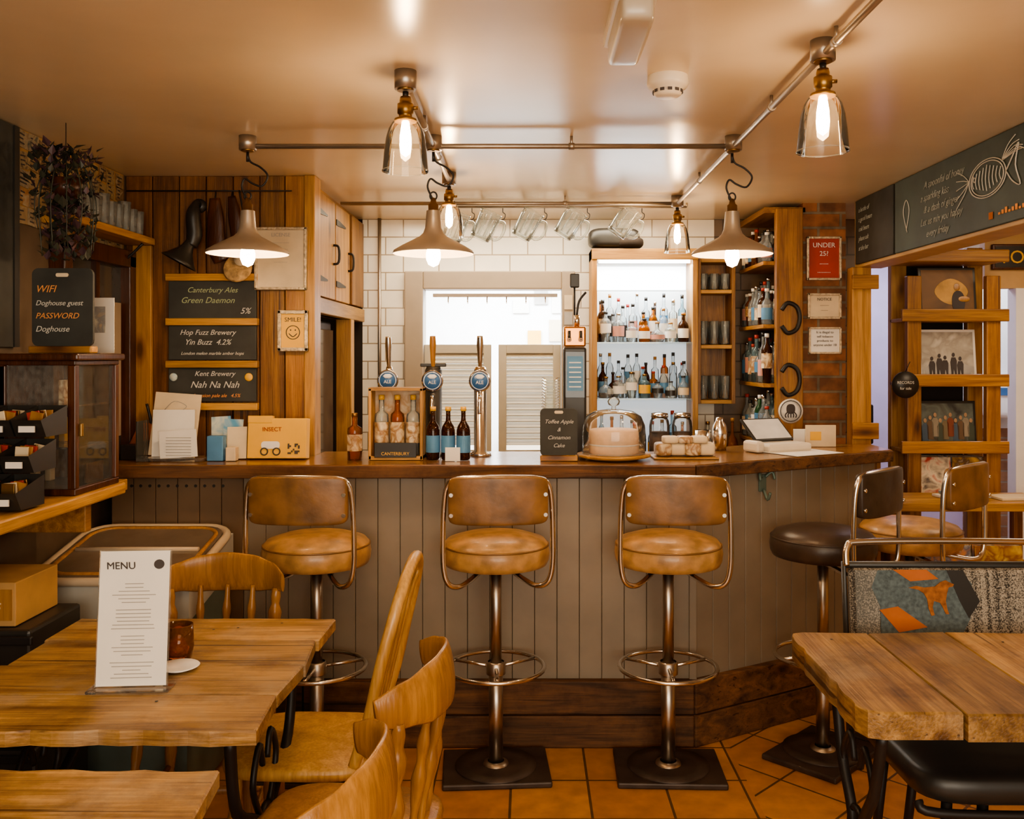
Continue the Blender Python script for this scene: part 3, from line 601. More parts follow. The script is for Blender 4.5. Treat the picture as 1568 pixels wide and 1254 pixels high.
# ------------------------------------------------------------------ plank wall decor
b=B()
for z0,z1 in((1.688,1.849),(1.513,1.66),(1.336,1.48)): b.box(-1.527,-1.153,3.885,3.900,z0,z1,CHALK,.003)
for z in(1.849,1.66,1.48,1.30): b.box(-1.535,-1.145,3.87,3.905,z,z+.030,W_LTX,.003)
wb=b.fin('beer_chalkboard')
for t,s_,x,z,m in[('Canterbury Ales',.032,-1.34,1.80,CHALKY),('Green Daemon',.036,-1.36,1.755,CHALKY),('5%',.036,-1.2,1.71,CHALKW),('Hop Fuzz Brewery',.031,-1.36,1.62,CHALKW),('Yin Buzz  4.2%',.033,-1.36,1.578,CHALKW),('London melon marble amber hops',.019,-1.34,1.535,CHALKW),('Kent Brewery',.030,-1.33,1.445,CHALKW),('Nah Na Nah',.040,-1.33,1.395,CHALKW),('good session pale ale   4.5%',.021,-1.34,1.355,CHALKO)]:
    text(t,s_,(x,3.883,z),m,wb,shear=.35)
b=B()
for x in(-1.505,-1.185): b.lathe([(0,0),(.018,0),(.016,.003),(0,.004)],[BLUEC,YEL][x>-1.3],seg=16,M=T(x,3.884,1.44)@R(90,'X'))
o=b.fin('pump_clip_badges'); o.parent=wb
def frame(name,x0,x1,z0,z1,y,fm,pm,fw=.014,label=None,lm=None,ls=.02):
    b=B(); b.box(x0,x1,y-.008,y,z0,z1,pm)
    for a in((x0,x1,z1-fw,z1),(x0,x1,z0,z0+fw),(x0,x0+fw,z0,z1),(x1-fw,x1,z0,z1)): b.box(a[0],a[1],y-.018,y,a[2],a[3],fm,.003)
    o=b.fin(name)
    if label:
        for i,t in enumerate(label): text(t,ls,((x0+x1)/2,y-.0095,z1-fw-ls*1.25*(i+1)),lm or INK,o)
    return o
SILV=mat('ornate_frame',(.50,.40,.28),rough=.4,metal=.3,var=.4,nscale=60,bump=.6)
frame('framed_certificate',-1.158,-.936,1.81,2.076,3.885,SILV,PAPERC,.012,['LICENSE','...............','.............','...............','............'],INKG,.022)
sf=frame('framed_smile_print',-1.06,-.93,1.55,1.724,3.885,SILV,YEL,.016,['SMILE!'],INK,.026)
b=B(); b.lathe([(.030,0),(.030,.003),(.027,.003),(.027,0)],INK,seg=24,M=T(-.995,3.877,1.63)@R(90,'X')); 
for sx in(-1,1): b.lathe([(0,0),(.003,0),(.003,.002),(0,.002)],INK,seg=8,M=T(-.995+sx*.01,3.877,1.64)@R(90,'X'))
b.tube(cr([(-1.012,3.875,1.625),(-.995,3.875,1.612),(-.978,3.875,1.625)],5),.0018,INK,6); o=b.fin('smiley'); o.parent=sf
b=B()
b.lathe([(0,0),(.03,0),(.03,.012),(0,.014)],BLACK,seg=20,M=T(-1.40,3.905,2.17)@R(90,'X'))
b.tube(cr([(-1.40,3.90,2.17),(-1.40,3.86,2.175),(-1.405,3.84,2.12),(-1.40,3.84,2.04),(-1.41,3.83,1.99)],5),[.012,.014,.030,.032,.024],BLACK,12)
b.lathe([(.020,.0),(.026,-.03),(.036,-.05),(.062,-.085),(.078,-.10),(.076,-.102),(.055,-.082),(0,-.05)],BLACK,seg=28,M=T(-1.41,3.83,2.01)@R(-8,'X')@R(28,'Y'))
b.fin('black_wall_lamp')
b=B()
b.tube(cr([(-1.33,3.885,2.20),(-1.325,3.880,2.10),(-1.32,3.875,2.0),(-1.30,3.875,1.93)],5),[.022,.036,.042,.030],W_DKZ,12,up=(1,0,0),flat=.3)
b.tube(cr([(-1.26,3.89,2.21),(-1.245,3.885,2.12),(-1.235,3.88,2.02)],5),[.016,.028,.022],W_DKZ,12,up=(1,0,0),flat=.3)
b.tube([(-1.33,3.89,2.19),(-1.33,3.90,2.23)],.003,IRON,6); b.tube([(-1.26,3.89,2.2),(-1.26,3.90,2.23)],.003,IRON,6)
b.fin('hanging_leather_straps')
b=B(); b.tube([(-1.70,3.875,2.23),(-1.0,3.875,2.23)],.003,IRON,6)
b.tube(cr([(-1.22,3.87,2.23),(-1.20,3.86,2.12),(-1.19,3.86,2.0),(-1.22,3.86,1.95)],5),.004,IRON,6); b.fin('wall_cable')
b=B(); b.lathe([(0,-.01),(.05,-.012),(.062,-.0),(.055,.01),(0,.006)],mat('hop_basket',(.42,.27,.13),rough=.8,var=.5,nscale=40,bump=.5),seg=24,M=T(-1.225,3.86,1.90)@R(75,'X')); b.lathe([(0,-.01),(.03,-.012),(.035,0),(0,.01)],PAPERC,seg=20,M=T(-1.20,3.84,1.94)@R(70,'X')); b.fin('wicker_wall_plate')

# ------------------------------------------------------------------ left wall shelf with glasses, plant
b=B(); b.box(-1.715,-1.58,3.22,3.88,2.0,2.028,W_LTY,.004)
for y in(3.3,3.8): b.tube(cr([(-1.712,y,1.92),(-1.66,y,1.94),(-1.60,y,1.998)],4),.006,IRON)
b.fin('wall_shelf')
b=B()
for i in range(9):
    for x in(-1.67,-1.62): tumbler(b,x,3.30+i*.062,2.028,.10+.02*(i%3==0),.027,GMUG)
b.fin('shelf_glasses')
b=B(); b.box(-1.72,-1.66,3.28,3.34,1.1,1.95,W_DKZ,.004); b.box(-1.72,-1.66,3.82,3.88,1.1,1.95,W_DKZ,.004); b.box(-1.72,-1.66,3.28,3.88,1.90,1.97,W_DKZ,.004)
b.box(-1.718,-1.70,3.34,3.82,1.1,1.9,mat('window_dark_pane',(.05,.045,.04),rough=.1)); b.box(-1.70,-1.68,3.56,3.59,1.1,1.9,W_DKZ); b.box(-1.705,-1.69,3.62,3.80,1.2,1.75,FRAME)
b.fin('window_1')
b=B(); b.lathe([(0,-.02),(.035,-.02),(.05,.04),(.046,.04),(.03,-.01),(0,-.01)],W_DKZ,seg=20); 
b.tube([(0,0,.04),(0,0,.225)],.0015,IRON,5)
for i in range(480):
    a=random.uniform(0,2*pi); t=random.random()**1.3; rr=random.uniform(.03,.125)*(1-.35*t); z=.13-.36*t
    s_=random.uniform(.018,.034); M=T(rr*math.cos(a),rr*math.sin(a),z)@R(random.uniform(0,360),'Z')@R(random.uniform(10,80),'X')
    b.add([(0,0,0),(s_*.45,s_*.5,.003),(0,s_*1.3,0),(-s_*.45,s_*.5,.003)],[(0,1,2,3)],random.choice([LEAF,LEAF,LEAFP]),False,M)
for i in range(12):
    a=i*.52; b.tube(cr([(0,0,.05),(.05*math.cos(a),.05*math.sin(a),.09),(.09*math.cos(a),.09*math.sin(a),-.03),(.08*math.cos(a),.08*math.sin(a),-.22+.03*(i%4))],4),.002,LEAF,5)
b.fin('hanging_plant',(-1.515,3.0,2.07))
b=B(); b.box(-1.715,-1.37,1.2,3.12,1.062,1.10,W_LTY,.006); b.box(-1.715,-1.40,3.12,3.20,1.062,1.10,W_LTY,.003)
for y in(1.6,2.4,3.0): b.box(-1.715,-1.45,y,y+.04,.95,1.06,W_ORY,.004)
b.fin('wall_ledge')
b=B(); z=1.101
b.box(-1.62,-1.385,2.80,3.10,z,z+.02,W_DKZ,.003); b.box(-1.62,-1.385,2.80,3.10,z+.40,z+.415,W_DKZ,.003); b.box(-1.635,-1.37,2.785,3.115,z+.415,z+.437,W_DKZ,.006)
b.box(-1.62,-1.605,2.80,3.10,z+.02,z+.40,W_DKZ); b.box(-1.60,-1.40,3.085,3.10,z+.02,z+.40,W_ORZ)
for y0 in(2.80,3.075): b.box(-1.41,-1.385,y0,y0+.025,z+.02,z+.40,W_DKZ,.003)
b.box(-1.62,-1.60,2.80,2.825,z+.02,z+.40,W_DKZ,.003)
b.box(-1.60,-1.41,2.81,2.812,z+.02,z+.40,GL); b.box(-1.40,-1.398,2.825,3.075,z+.02,z+.40,GL)
for zz in(.14,.27): b.box(-1.60,-1.40,2.83,3.08,z+zz,z+zz+.006,GL)
b.lathe([(0,0),(.05,0),(.05,.004),(.0,.004)],PAPER,seg=24,M=T(-1.43,2.95,z+.20)@R(90,'Y'))
b.box(-1.45,-1.40,2.90,3.02,z+.02,z+.09,BRASS,.004)
for k in range(6): b.box(-1.58+.03*(k%3),-1.56+.03*(k%3),2.9+.03*k,2.93+.03*k,z+.02+.126*(k%3),z+.10+.126*(k%3),[PAPERC,YEL,LABEL][k%3],.003)
b.box(-1.383,-1.376,2.82,2.835,z+.18,z+.22,BRASS,.002)
b.fin('display_cabinet')
b=B(); b.box(-.1,.1,-.025,.025,0,.022,W_LTX,.004); b.prism(rrect(.195,.25,.02,4,0,.147),.012,CHALK,T(0,.006,0)@XZ); b.prism(rrect(.04,.012,.005,3,0,.25),.003,PAPERC,T(0,-.006,0)@XZ)
wf=b.fin('wifi_chalk_sign',(-1.488,2.93,1.539))
for i,(t,s_,m) in enumerate([('WIFI',.032,CHALKO),('Doghouse guest',.023,CHALKW),('PASSWORD',.026,CHALKO),('Doghouse',.026,CHALKW)]): text(t,s_,(-.085,-.0085,.195-i*.042),m,wf,al='LEFT',shear=.3)
b=B(); b.box(-1.53,-1.42,3.14,3.142,1.54,1.73,PAPER,0); b.box(-1.51,-1.45,3.138,3.14,1.61,1.70,art('flyer',[(.7,.5,.3),(.3,.3,.3),(.8,.75,.6)],20)); b.tube([(-1.48,3.145,1.73),(-1.48,3.145,1.105)],.004,IRON,6); b.box(-1.52,-1.44,3.125,3.165,1.101,1.107,IRON,.001); b.fin('flyer_stand')
b=B()
for t in range(3):
    for j in range(3):
        x=-1.655+.092*j; y=2.50+.065*t; zz=1.102+t*.095
        b.add([(x,y,zz+.005),(x+.086,y,zz+.005),(x+.086,y+.12,zz+.005),(x,y+.12,zz+.005),(x,y-.03,zz+.055),(x+.086,y-.03,zz+.055),(x+.086,y+.12,zz+.09),(x,y+.12,zz+.09)],[(0,1,2,3),(0,1,5,4),(1,2,6,5),(3,0,4,7),(2,3,7,6)],BLACK)
        for k in range(5): b.box(-.018,.018,-.003,.003,0,.062,[W_CHD,RED,BRASS,PAPERC][(k+j+t)%4],.001,T(x+.043,y+.01+.02*k,zz+.015)@R(random.uniform(-15,15),'Y'))
        b.box(x+.02,x+.066,y-.026,y-.022,zz+.02,zz+.038,PAPER,0)
b.fin('condiment_bins')
# freezer, boxes
b=B(); MYZ=Matrix(((0,0,1,0),(1,0,0,0),(0,1,0,0),(0,0,0,1)))
b.prism([(3.06,.02),(3.50,.02),(3.50,.72),(3.06,.64)],.53,FTEAL,T(-1.67,0,0)@MYZ); b.prism([(3.05,.64),(3.51,.72),(3.51,.85),(3.05,.76)],.55,FWHITE,T(-1.68,0,0)@MYZ)
ring=[(x,y,.775+(y-3.05)*.2) for x,y in rrect(.54,.47,.10,6,-1.40,3.285)]
b.tube(ring,.016,CREAM,8,True); ring2=[(x,y,.785+(y-3.05)*.2) for x,y in rrect(.47,.40,.08,6,-1.40,3.285)]; b.tube(ring2,.009,W_CHD,8,True)
b.prism([(x,y) for x,y in rrect(.51,.44,.09,5,-1.40,3.285)],.006,mat('freezer_glass_lid',(.16,.12,.09),rough=.08),Matrix(((1,0,0,0),(0,1,0,0),(0,.2,1,.775-3.05*.2+.006),(0,0,0,1))))
b.tube([(-1.62,3.28,.835),(-1.18,3.28,.835)],.010,CREAM)
b.tube(cr([(-1.25+.07*math.cos(a*pi/6),3.045,.42+.06*math.sin(a*pi/6)) for a in range(12)],2,True),.003,PAPERC,5,True)
b.lathe([(0,0),(.010,0),(.008,.006),(0,.007)],PAPERC,seg=12,M=T(-1.36,3.052,.60)@R(90,'X'))
b.fin('chest_freezer')
b=B(); b.box(-1.71,-1.41,2.62,2.94,.0,.40,BLACK,.01); b.box(-1.71,-1.43,2.63,2.93,.405,.74,BLACK,.01)
for zz in(.36,.70): b.box(-1.7,-1.42,2.615,2.63,zz,zz+.025,IRON,.004)
b.fin('storage_crates')
b=B(); b.box(-1.70,-1.49,2.66,2.90,.742,.87,CARD,.003); b.box(-1.69,-1.50,2.657,2.66,.76,.85,W_CHD); ob=b.fin('cardboard_box'); text('Crisps',.05,(-1.595,2.655,.79),PAPERC,ob,shear=.2)

# ------------------------------------------------------------------ items on bar
Z=1.109
b=B()
for i,(x,w,h,m) in enumerate([(-1.46,.19,.27,PAPERC),(-1.44,.17,.20,PAPER),(-1.40,.15,.12,PAPER)]): b.box(x-w/2,x+w/2,3.74-.035*i,3.745-.035*i,Z+.01,Z+h,m,0,T(x,3.74,Z)@R(-8+3*i,'X')@R(4-4*i,'Y')@T(-x,-3.74,-Z))
b.box(-1.56,-1.30,3.64,3.76,Z-.001,Z+.012,acr,.003); b.box(-1.56,-1.555,3.64,3.76,Z,Z+.16,acr)
b.tube(cr([(-1.49,3.752,Z+.2),(-1.45,3.752,Z+.235),(-1.40,3.752,Z+.215),(-1.43,3.750,Z+.19)],4),.0015,INKG,5)
for k in range(7): b.box(-1.45,-1.35,3.664,3.666,Z+.02+k*.012,Z+.022+k*.012,INKG)
b.fin('leaflet_holder')
b=B()
for i,(x,h,a,m) in enumerate([(-1.26,.17,-12,BLUEC),(-1.215,.16,6,BLUEC),(-1.185,.13,-5,PAPERC)]): b.box(-.04,.04,-.001,.001,0,h,m,0,T(x,3.76-i*.02,Z+.003)@R(-10,'X')@R(a*.3,'Y'))
b.box(-1.285,-1.22,3.66,3.70,Z,Z+.10,LABELB,.003); b.box(-1.21,-1.17,3.66,3.70,Z,Z+.055,PAPERC,.003); b.fin('postcards')
b=B(); b.tube(cr([(-1.64,3.80,Z+.04),(-1.60,3.80,Z+.09),(-1.58,3.80,Z+.14)],4),[.022,.034,.022],ORG,10); b.box(-1.65,-1.58,3.70,3.76,Z,Z+.06,BLACK,.004); b.tube(cr([(-1.60,3.84,Z),(-1.58,3.84,Z+.12),(-1.60,3.84,Z+.22)],4),.006,BLACK); b.fin('cable_reel')
b=B(); M=T(-1.02,3.74,Z)@R(-6,'X'); b.box(-.12,.12,-.03,.03,.002,.165,YEL,.003,M); b.box(-.12,-.02,-.032,.0,.145,.175,YEL,.002,M)
b.tube([(-.05+.014*math.cos(k*pi/8),-.032,.03+.014*math.sin(k*pi/8)) for k in range(16)],.003,INK,5,True,M=M); b.tube([(.0+.014*math.cos(k*pi/8),-.032,.03+.014*math.sin(k*pi/8)) for k in range(16)],.003,INK,5,True,M=M); b.prism(rrect(.075,.03,.012,4,-.025,.056),.002,PAPER,M@T(0,-.031,0)@XZ)
for i in range(7):
    for j in range(6):
        if random.random()<.6: b.box(.045+i*.007,.052+i*.007,-.0325,-.031,.02+j*.007,.027+j*.007,INK,0,M)
yb=b.fin('yellow_card_display'); text('INSECT',.024,(-1.04,3.7195,Z+.115),RED,yb,rx=96,al='CENTER')
b=B(); x0,x1=-.645,-.425
b.box(x0,x1,3.70,3.82,Z,Z+.015,W_LTX); b.box(x0,x1,3.805,3.82,Z,Z+.29,W_LTX); 
for x in(x0,x1-.012): b.box(x,x+.012,3.70,3.82,Z,Z+.29,W_LTZ,.002)
b.box(x0,x1,3.70,3.82,Z+.28,Z+.292,W_LTX); b.box(x0+.012,x1-.012,3.80,3.804,Z+.015,Z+.28,art('brewery_print',[(.75,.62,.45),(.55,.32,.15),(.8,.72,.55)],14))
for i in range(3): bottle(b,-.60+i*.065,3.755,Z+.016,.245,.029,[GLF,GAMB,GLF][i],LABEL,YEL,1)
b.box(-.62,-.45,3.694,3.70,Z+.01,Z+.07,BLACK,.002)
o=b.fin('bottle_display_box'); text('CANTERBURY',.018,(-.535,3.692,Z+.02),YEL,o)
b=B(); bottle(b,-.70,3.70,Z,.19,.03,GAMB,LABEL,BRASS,1); b.fin('honey_bottle')
b=B()
for i in range(3): bottle(b,-.385+i*.062,3.72-.004*i,Z,.215,.028,GBRN,[LABELB,LABELB,LABELB][i],YEL)
b.box(-.33,-.27,3.655,3.66,Z,Z+.055,PAPER,.001)
b.fin('beer_bottles')
def tap(x,y,r,cm,hm,wide,name='beer_tap'):
    b=B(); b.lathe([(0,0),(r*1.8,0),(r*1.6,.012),(r,.02),(r,.36),(r*.8,.375),(0,.38)],cm,seg=20)
    b.cyl((0,0,.31),(0,-.04,.31),.012,cm)
    b.lathe([(0,0),(.043,0),(.046,.004),(.043,.009),(0,.009)],CHROME,seg=28,M=T(0,-.038,.317)@R(90,'X'))
    b.lathe([(0,0),(.040,0),(.040,.002),(0,.002)],BLUE,seg=28,M=T(0,-.0475,.317)@R(90,'X')); b.lathe([(.034,0),(.037,0),(.037,.0012),(.034,.0012)],PAPER,seg=28,M=T(0,-.0497,.317)@R(90,'X'))
    b.lathe([(0,0),(.022,0),(.018,.0012),(0,.0012)],WHITE,seg=6,M=T(0,-.0497,.335)@R(90,'X')@Matrix.Scale(.5,4,(0,1,0)))
    b.tube(cr([(0,-.01,.37),(0,-.02,.42),(0,-.025,.47),(0,-.03,.505)],4),[.008,.011,.014,.012],hm,12)
    b.tube(cr([(0,-.01,.25),(0,-.06,.25),(0,-.075,.22),(0,-.075,.18)],4),.008,CHROME)
    if wide: b.box(-.055,.055,-.012,.012,.375,.39,cm,.004)
    o=b.fin(name,(x,y,Z)); text('ALE',.020,(0,-.0515,.304),PAPER,o); return o
tap(-.60,3.965,.016,CHROME,CHROME,False); tap(-.40,3.88,.036,BLACK,W_CHD,True); tap(-.20,3.86,.027,CHROME,CHROME,False)
b=B()
for i in range(26): b.lathe([(.030,0),(.040,.012),(.041,.014),(.039,.014)],GLF,seg=16,c=(0,0,i*.0125))
b.lathe([(.028,-.005),(.030,0)],GLF); b.fin('plastic_cup_stack',(.10,4.0,Z))
b=B(); b.box(-.05,.05,-.04,.04,0,.46,BLACK,.01); b.box(-.042,.042,-.044,-.04,.24,.44,mat('screen_dark',(.03,.04,.06),rough=.2),.001); b.box(-.034,.034,-.047,-.044,.27,.42,LABELB)
for k in range(6): b.box(-.026,.026,-.049,-.047,.285+.021*k,.29+.021*k,PAPER)
b.box(-.048,.048,-.03,.03,.461,.55,mat('copper',(.65,.25,.07),rough=.25,metal=.9),.008)
for sx in(-.025,.025): b.cyl((sx,-.03,.50),(sx,-.06,.49),.009,CHROME); b.cyl((sx,-.055,.49),(sx,-.055,.53),.006,BLACK)
b.cyl((.01,0,.55),(.01,0,.60),.012,CHROME); b.tube(cr([(.01,0,.6),(.02,0,.66),(.05,.0,.70)],4),.005,IRON)
b.box(-.02,.02,-.02,.02,.72,.78,BLACK,.004); b.cyl((.0,0,.6),(0,0,.73),.004,IRON)
b.fin('drinks_dispenser',(.205,4.0,Z))
b=B(); b.box(-.075,.075,-.025,.025,0,.022,W_LTX,.003); b.prism(rrect(.15,.19,.018,4,0,.115),.010,CHALK,T(0,.006,0)@XZ); b.prism(rrect(.035,.012,.005,3,0,.195),.002,PAPERC,T(0,-.004,0)@XZ)
ck=b.fin('cake_chalk_sign',(.125,3.68,Z))
for i,t in enumerate(['Toffee Apple','&','Cinnamon','Cake']): text(t,.022,(0,-.0065,.15-i*.032),CHALKW,ck,shear=.35)
b=B(); b.lathe([(0,0),(.10,0),(.15,.012),(.15,.022),(0,.022)],W_LTX,seg=40)
b.lathe([(0,.023),(.098,.023),(.102,.03),(.102,.055),(.100,.058),(.102,.061),(.100,.115),(.092,.122),(0,.125)],CAKE,seg=40); b.lathe([(.1025,.058),(.1035,.06),(.1025,.064)],PAPER,seg=40)
b.lathe([(.128,.023),(.13,.10),(.127,.14),(.112,.175),(.08,.195),(.03,.203),(.0,.204)],GL,seg=40); b.lathe([(.126,.023),(.131,.023),(.131,.03)],GLF,seg=40)
b.lathe([(.010,.203),(.008,.215),(.022,.222),(.026,.235),(.02,.248),(0,.252)],GLF,seg=20)
b.fin('cake_dome',(.352,3.74,Z))
b=B()
for i in range(4): b.sq((.56+.06*(i%4),3.79+.015*(i%2),Z+.036),(.068,.09,.055),[LABEL,PAPERC][i%2],.4,.4)
b.box(.515,.78,3.72,3.86,Z-.001,Z+.006,W_LTX,.002)
for i in range(3): b.sq((.59+.06*i,3.79,Z+.075),(.065,.08,.03),[PAPERC,LABEL][i%2],.4,.4)
b.fin('wrapped_flapjacks')
b=B(); b.lathe([(0,0),(.03,0),(.035,.08),(.03,.11),(.018,.13),(.016,.145),(0,.147)],CHROME,seg=20,c=(.86,4.1,Z)); b.lathe([(0,0),(.03,0),(.034,.09),(.03,.09)],CHROME,seg=20,c=(.78,4.08,Z)); b.fin('cocktail_shaker')
b=B(); b.box(-.12,.12,-.09,.09,0,.035,PLAS,.01); b.box(-.11,.11,-.006,.006,.0,.14,BLACK,.004,T(0,.02,.04)@R(-50,'X')); b.box(-.10,.10,-.008,-.006,.008,.13,mat('screen_white',(.6,.58,.55),emis=.1),0,T(0,.02,.04)@R(-50,'X'))
b.box(-.18,-.135,-.08,.02,0,.05,PLAS,.012); b.fin('till_tablet',(1.12,4.10,Z),25)
b=B(); b.box(-.14,.14,-.1,.1,0,.002,PAPER); b.fin('paper_sheet',(1.20,3.98,Z),30)
b=B(); b.box(1.29,1.43,4.24,4.25,Z,Z+.10,PAPERC,.001); b.box(1.24,1.30,4.26,4.27,Z,Z+.08,PAPER,.001); b.box(1.31,1.36,4.236,4.24,Z+.03,Z+.07,YEL); b.fin('counter_cards')

# ------------------------------------------------------------------ back bar shelving
b=B(); x0,x1=.345,.92
for x in(x0,x1-.03): b.box(x,x+.03,4.93,5.145,.957,2.11,W_LTZ,.003)
b.box(x0,x1,4.925,5.145,2.05,2.11,W_LTX,.003)
BACKL=mat('backlit_acrylic',(.7,.75,.76),emis=.40,ecol=(.75,.88,1),var=.02)
b.box(x0+.03,x1-.03,5.13,5.145,.957,2.05,BACKL)
LED=mat('led_strip',(1,1,1),emis=14,ecol=(.85,.95,1),var=0)
b.box(x0+.04,x1-.04,4.95,4.97,2.035,2.048,LED); b.box(x0+.035,x1-.035,5.122,5.129,1.90,2.03,mat('led_panel',(1,1,1),emis=3.5,ecol=(.85,.95,1),var=0))
for z in(1.595,1.29): b.box(x0+.03,x1-.03,4.95,5.125,z,z+.010,GLF,.001)
b.fin('backlit_bottle_shelf')
gs=[GWHT,GWHT,GAMB,GWHT,GBLU,GWHT,GLF,GAMB,GWHT,GBRN]; caps=[BLACK,BRASS,RED,CHROME,BLACK,W_CHD]; labs=[LABEL,PAPER,PAPERC,PAPER,BLACK,LABELB,YEL,LABELP,None]
def row(b,x0,x1,y,z,n,hmin,hmax,r=.03):
    for i in range(n):
        x=x0+(x1-x0)*(i+.5)/n; bottle(b,x,y+random.uniform(-.012,.012),z,random.uniform(hmin,hmax),min(r*random.uniform(.85,1.15),(x1-x0)/n*.44),random.choice(gs),random.choice(labs),random.choice(caps),random.choice([0,1,1,2,3]))
b=B()
for z,hh in((1.606,.28),(1.301,.25)):
    row(b,.38,.885,5.085,z,10,hh*.75,hh,.03); row(b,.385,.885,5.03,z,9,hh*.55,hh*.85,.034); row(b,.39,.885,4.985,z,7,hh*.35,hh*.6,.034)
b.fin('spirit_bottles')
b=B(); row(b,.38,.88,5.04,.957,9,.2,.30); row(b,.95,1.15,5.0,.957,3,.2,.28)
for i in range(2):
    b.lathe([(0,0),(.05,0),(.055,.08),(.055,.20),(.05,.23),(.042,.245),(0,.246)],GL,(.70+.12*i,4.86,.957),20); b.lathe([(0,.005),(.05,.005),(.052,.17),(0,.17)],W_DKX,(.70+.12*i,4.86,.957),20); b.lathe([(.045,.245),(.048,.25),(.045,.27),(0,.275)],CHROME,(.70+.12*i,4.86,.957),20)
row(b,.33,.60,4.82,.957,4,.18,.26)
b.fin('back_bar_jars')
b=B(); x0,x1=.922,1.13
b.box(x0,x1,5.135,5.148,1.27,2.06,W_PIL)
for x in(x0,x1-.02): b.box(x,x+.02,4.97,5.135,1.27,2.06,W_PIL,.002)
for z in(1.27,1.57,1.87,2.04): b.box(x0+.02,x1-.02,4.97,5.135,z,z+.02,W_LTX,.002)
b.fin('glass_cubby_shelf')
b=B()
for z in(1.291,1.591,1.891):
    for i in range(3):
        for y in(5.02,5.09): tumbler(b,.965+i*.06,y,z,.13 if z<1.8 else .09,.025,GMUG)
b.fin('cubby_glasses')
b=B(); b.sq((.47,5.0,2.17),(.28,.18,.11),BLACK,.5,.5); b.sq((.55,5.0,2.145),(.16,.2,.06),GAP,.6,.6); b.fin('black_cloth_bag')
b=B(); b.box(1.245,1.38,4.58,4.62,.0,2.27,W_PIL,.004); b.box(1.43,1.45,4.62,5.14,0,2.27,W_PIL)
for z in(1.09,1.39,1.69,2.01): b.box(1.19,1.43,4.625,5.14,z-.02,z,W_ORY,.003)
b.box(1.19,1.40,4.6,5.14,2.25,2.28,W_ORY,.003)
b.fin('side_bottle_shelf')
b=B()
for z in(1.091,1.391,1.691,2.011):
    h=.23 if z<2 else .18
    for k in range(7):
        for x in(1.222,1.285,1.35): bottle(b,x,4.67+k*.07,z,random.uniform(h*.75,h*1.15),.028,random.choice([GBRN,GGRN,GBLU,GWHT,GAMB,GWHT,GLF]),random.choice([PAPER,LABEL,LABELB,LABELP,PAPERC]),random.choice([BLACK,PAPER,CHROME,RED]),random.choice([0,0,1,3]))
b.fin('wine_bottles')
b=B()
for z in(1.72,1.41):
    b.tube(cr([(1.27,4.57,z+.04),(1.30,4.57,z+.075),(1.345,4.57,z+.055),(1.36,4.57,z),(1.345,4.57,z-.055),(1.30,4.57,z-.075),(1.27,4.57,z-.04)],5),.011,IRON,8,up=(0,1,0))
b.fin('horseshoe_hooks')
frame('under_25_poster',1.40,1.575,1.91,2.13,4.599,SILV,RED,.012,['UNDER','25?','......','.........'],PAPER,.034)
frame('licence_notice',1.405,1.575,1.715,1.845,4.599,SILV,PAPERC,.012,['NOTICE','..........','........'],INK,.02)
frame('tobacco_notice',1.41,1.575,1.54,1.675,4.599,SILV,PAPER,.010,['It is illegal to','sell tobacco','products to','anyone under 18'],INK,.017)
b=B(); b.lathe([(0,0),(.06,0),(.062,.006),(0,.008)],PAPER,seg=28,M=T(1.315,4.578,1.255)@R(90,'X')); b.tube([(1.315+.052*math.cos(k*pi/10),4.569,1.255+.052*math.sin(k*pi/10)) for k in range(20)],.002,INK,5,True)
b.sq((1.315,4.569,1.265),(.045,.006,.05),INK,.8,.8)
for k in range(5): b.tube(cr([(1.315+(k-2)*.008,4.568,1.25),(1.315+(k-2)*.014,4.568,1.235),(1.315+(k-2)*.012,4.568,1.222)],3),.003,INK,5)
b.fin('round_wall_badge')
b=B(); b.tube([(-.38,4.6,2.28),(.80,4.6,2.28)],.006,PIPE,6)
for x in(-.38,.2,.80): b.cyl((x,4.6,2.28),(x,4.6,2.3),.005,PIPE)
b.fin('mug_rail')
def mug(x,tilt):
    b=B(); M=R(tilt,'Y')@T(-.070,0,-.055)@Matrix.Scale(1.18,4)
    b.lathe([(0,-.06),(.036,-.06),(.041,-.055),(.043,.0),(.046,.06)],GMUG,seg=20,M=M)
    for k in range(10):
        a=k*pi/5; b.tube([(.043*math.cos(a),.043*math.sin(a),-.05),(.045*math.cos(a),.045*math.sin(a),.04)],.003,GMUG,5,M=M)
    b.lathe([(.044,.055),(.0485,.055),(.0485,.063),(.044,.063)],GLF,seg=20,M=M); b.lathe([(.0,-.063),(.041,-.063),(.0435,-.050),(0,-.048)],GLF,seg=20,M=M)
    b.tube(cr([(.042,0,.038),(.066,0,.042),(.08,0,.015),(.078,0,-.02),(.06,0,-.04),(.041,0,-.038)],5),.0065,GLF,8,M=M)
    b.tube(cr([(0,0,.045),(.012,0,.035),(.008,0,.015),(-.005,0,.008)],4),.002,IRON,5); b.cyl((0,0,.045),(0,0,.066),.002,IRON,seg=6)
    return b.fin('glass_beer_mug',(x,4.6,2.207))
for x,t in((-.125,25),(.085,28),(.30,32),(.575,36),(.02-.30,20)): mug(x,t)

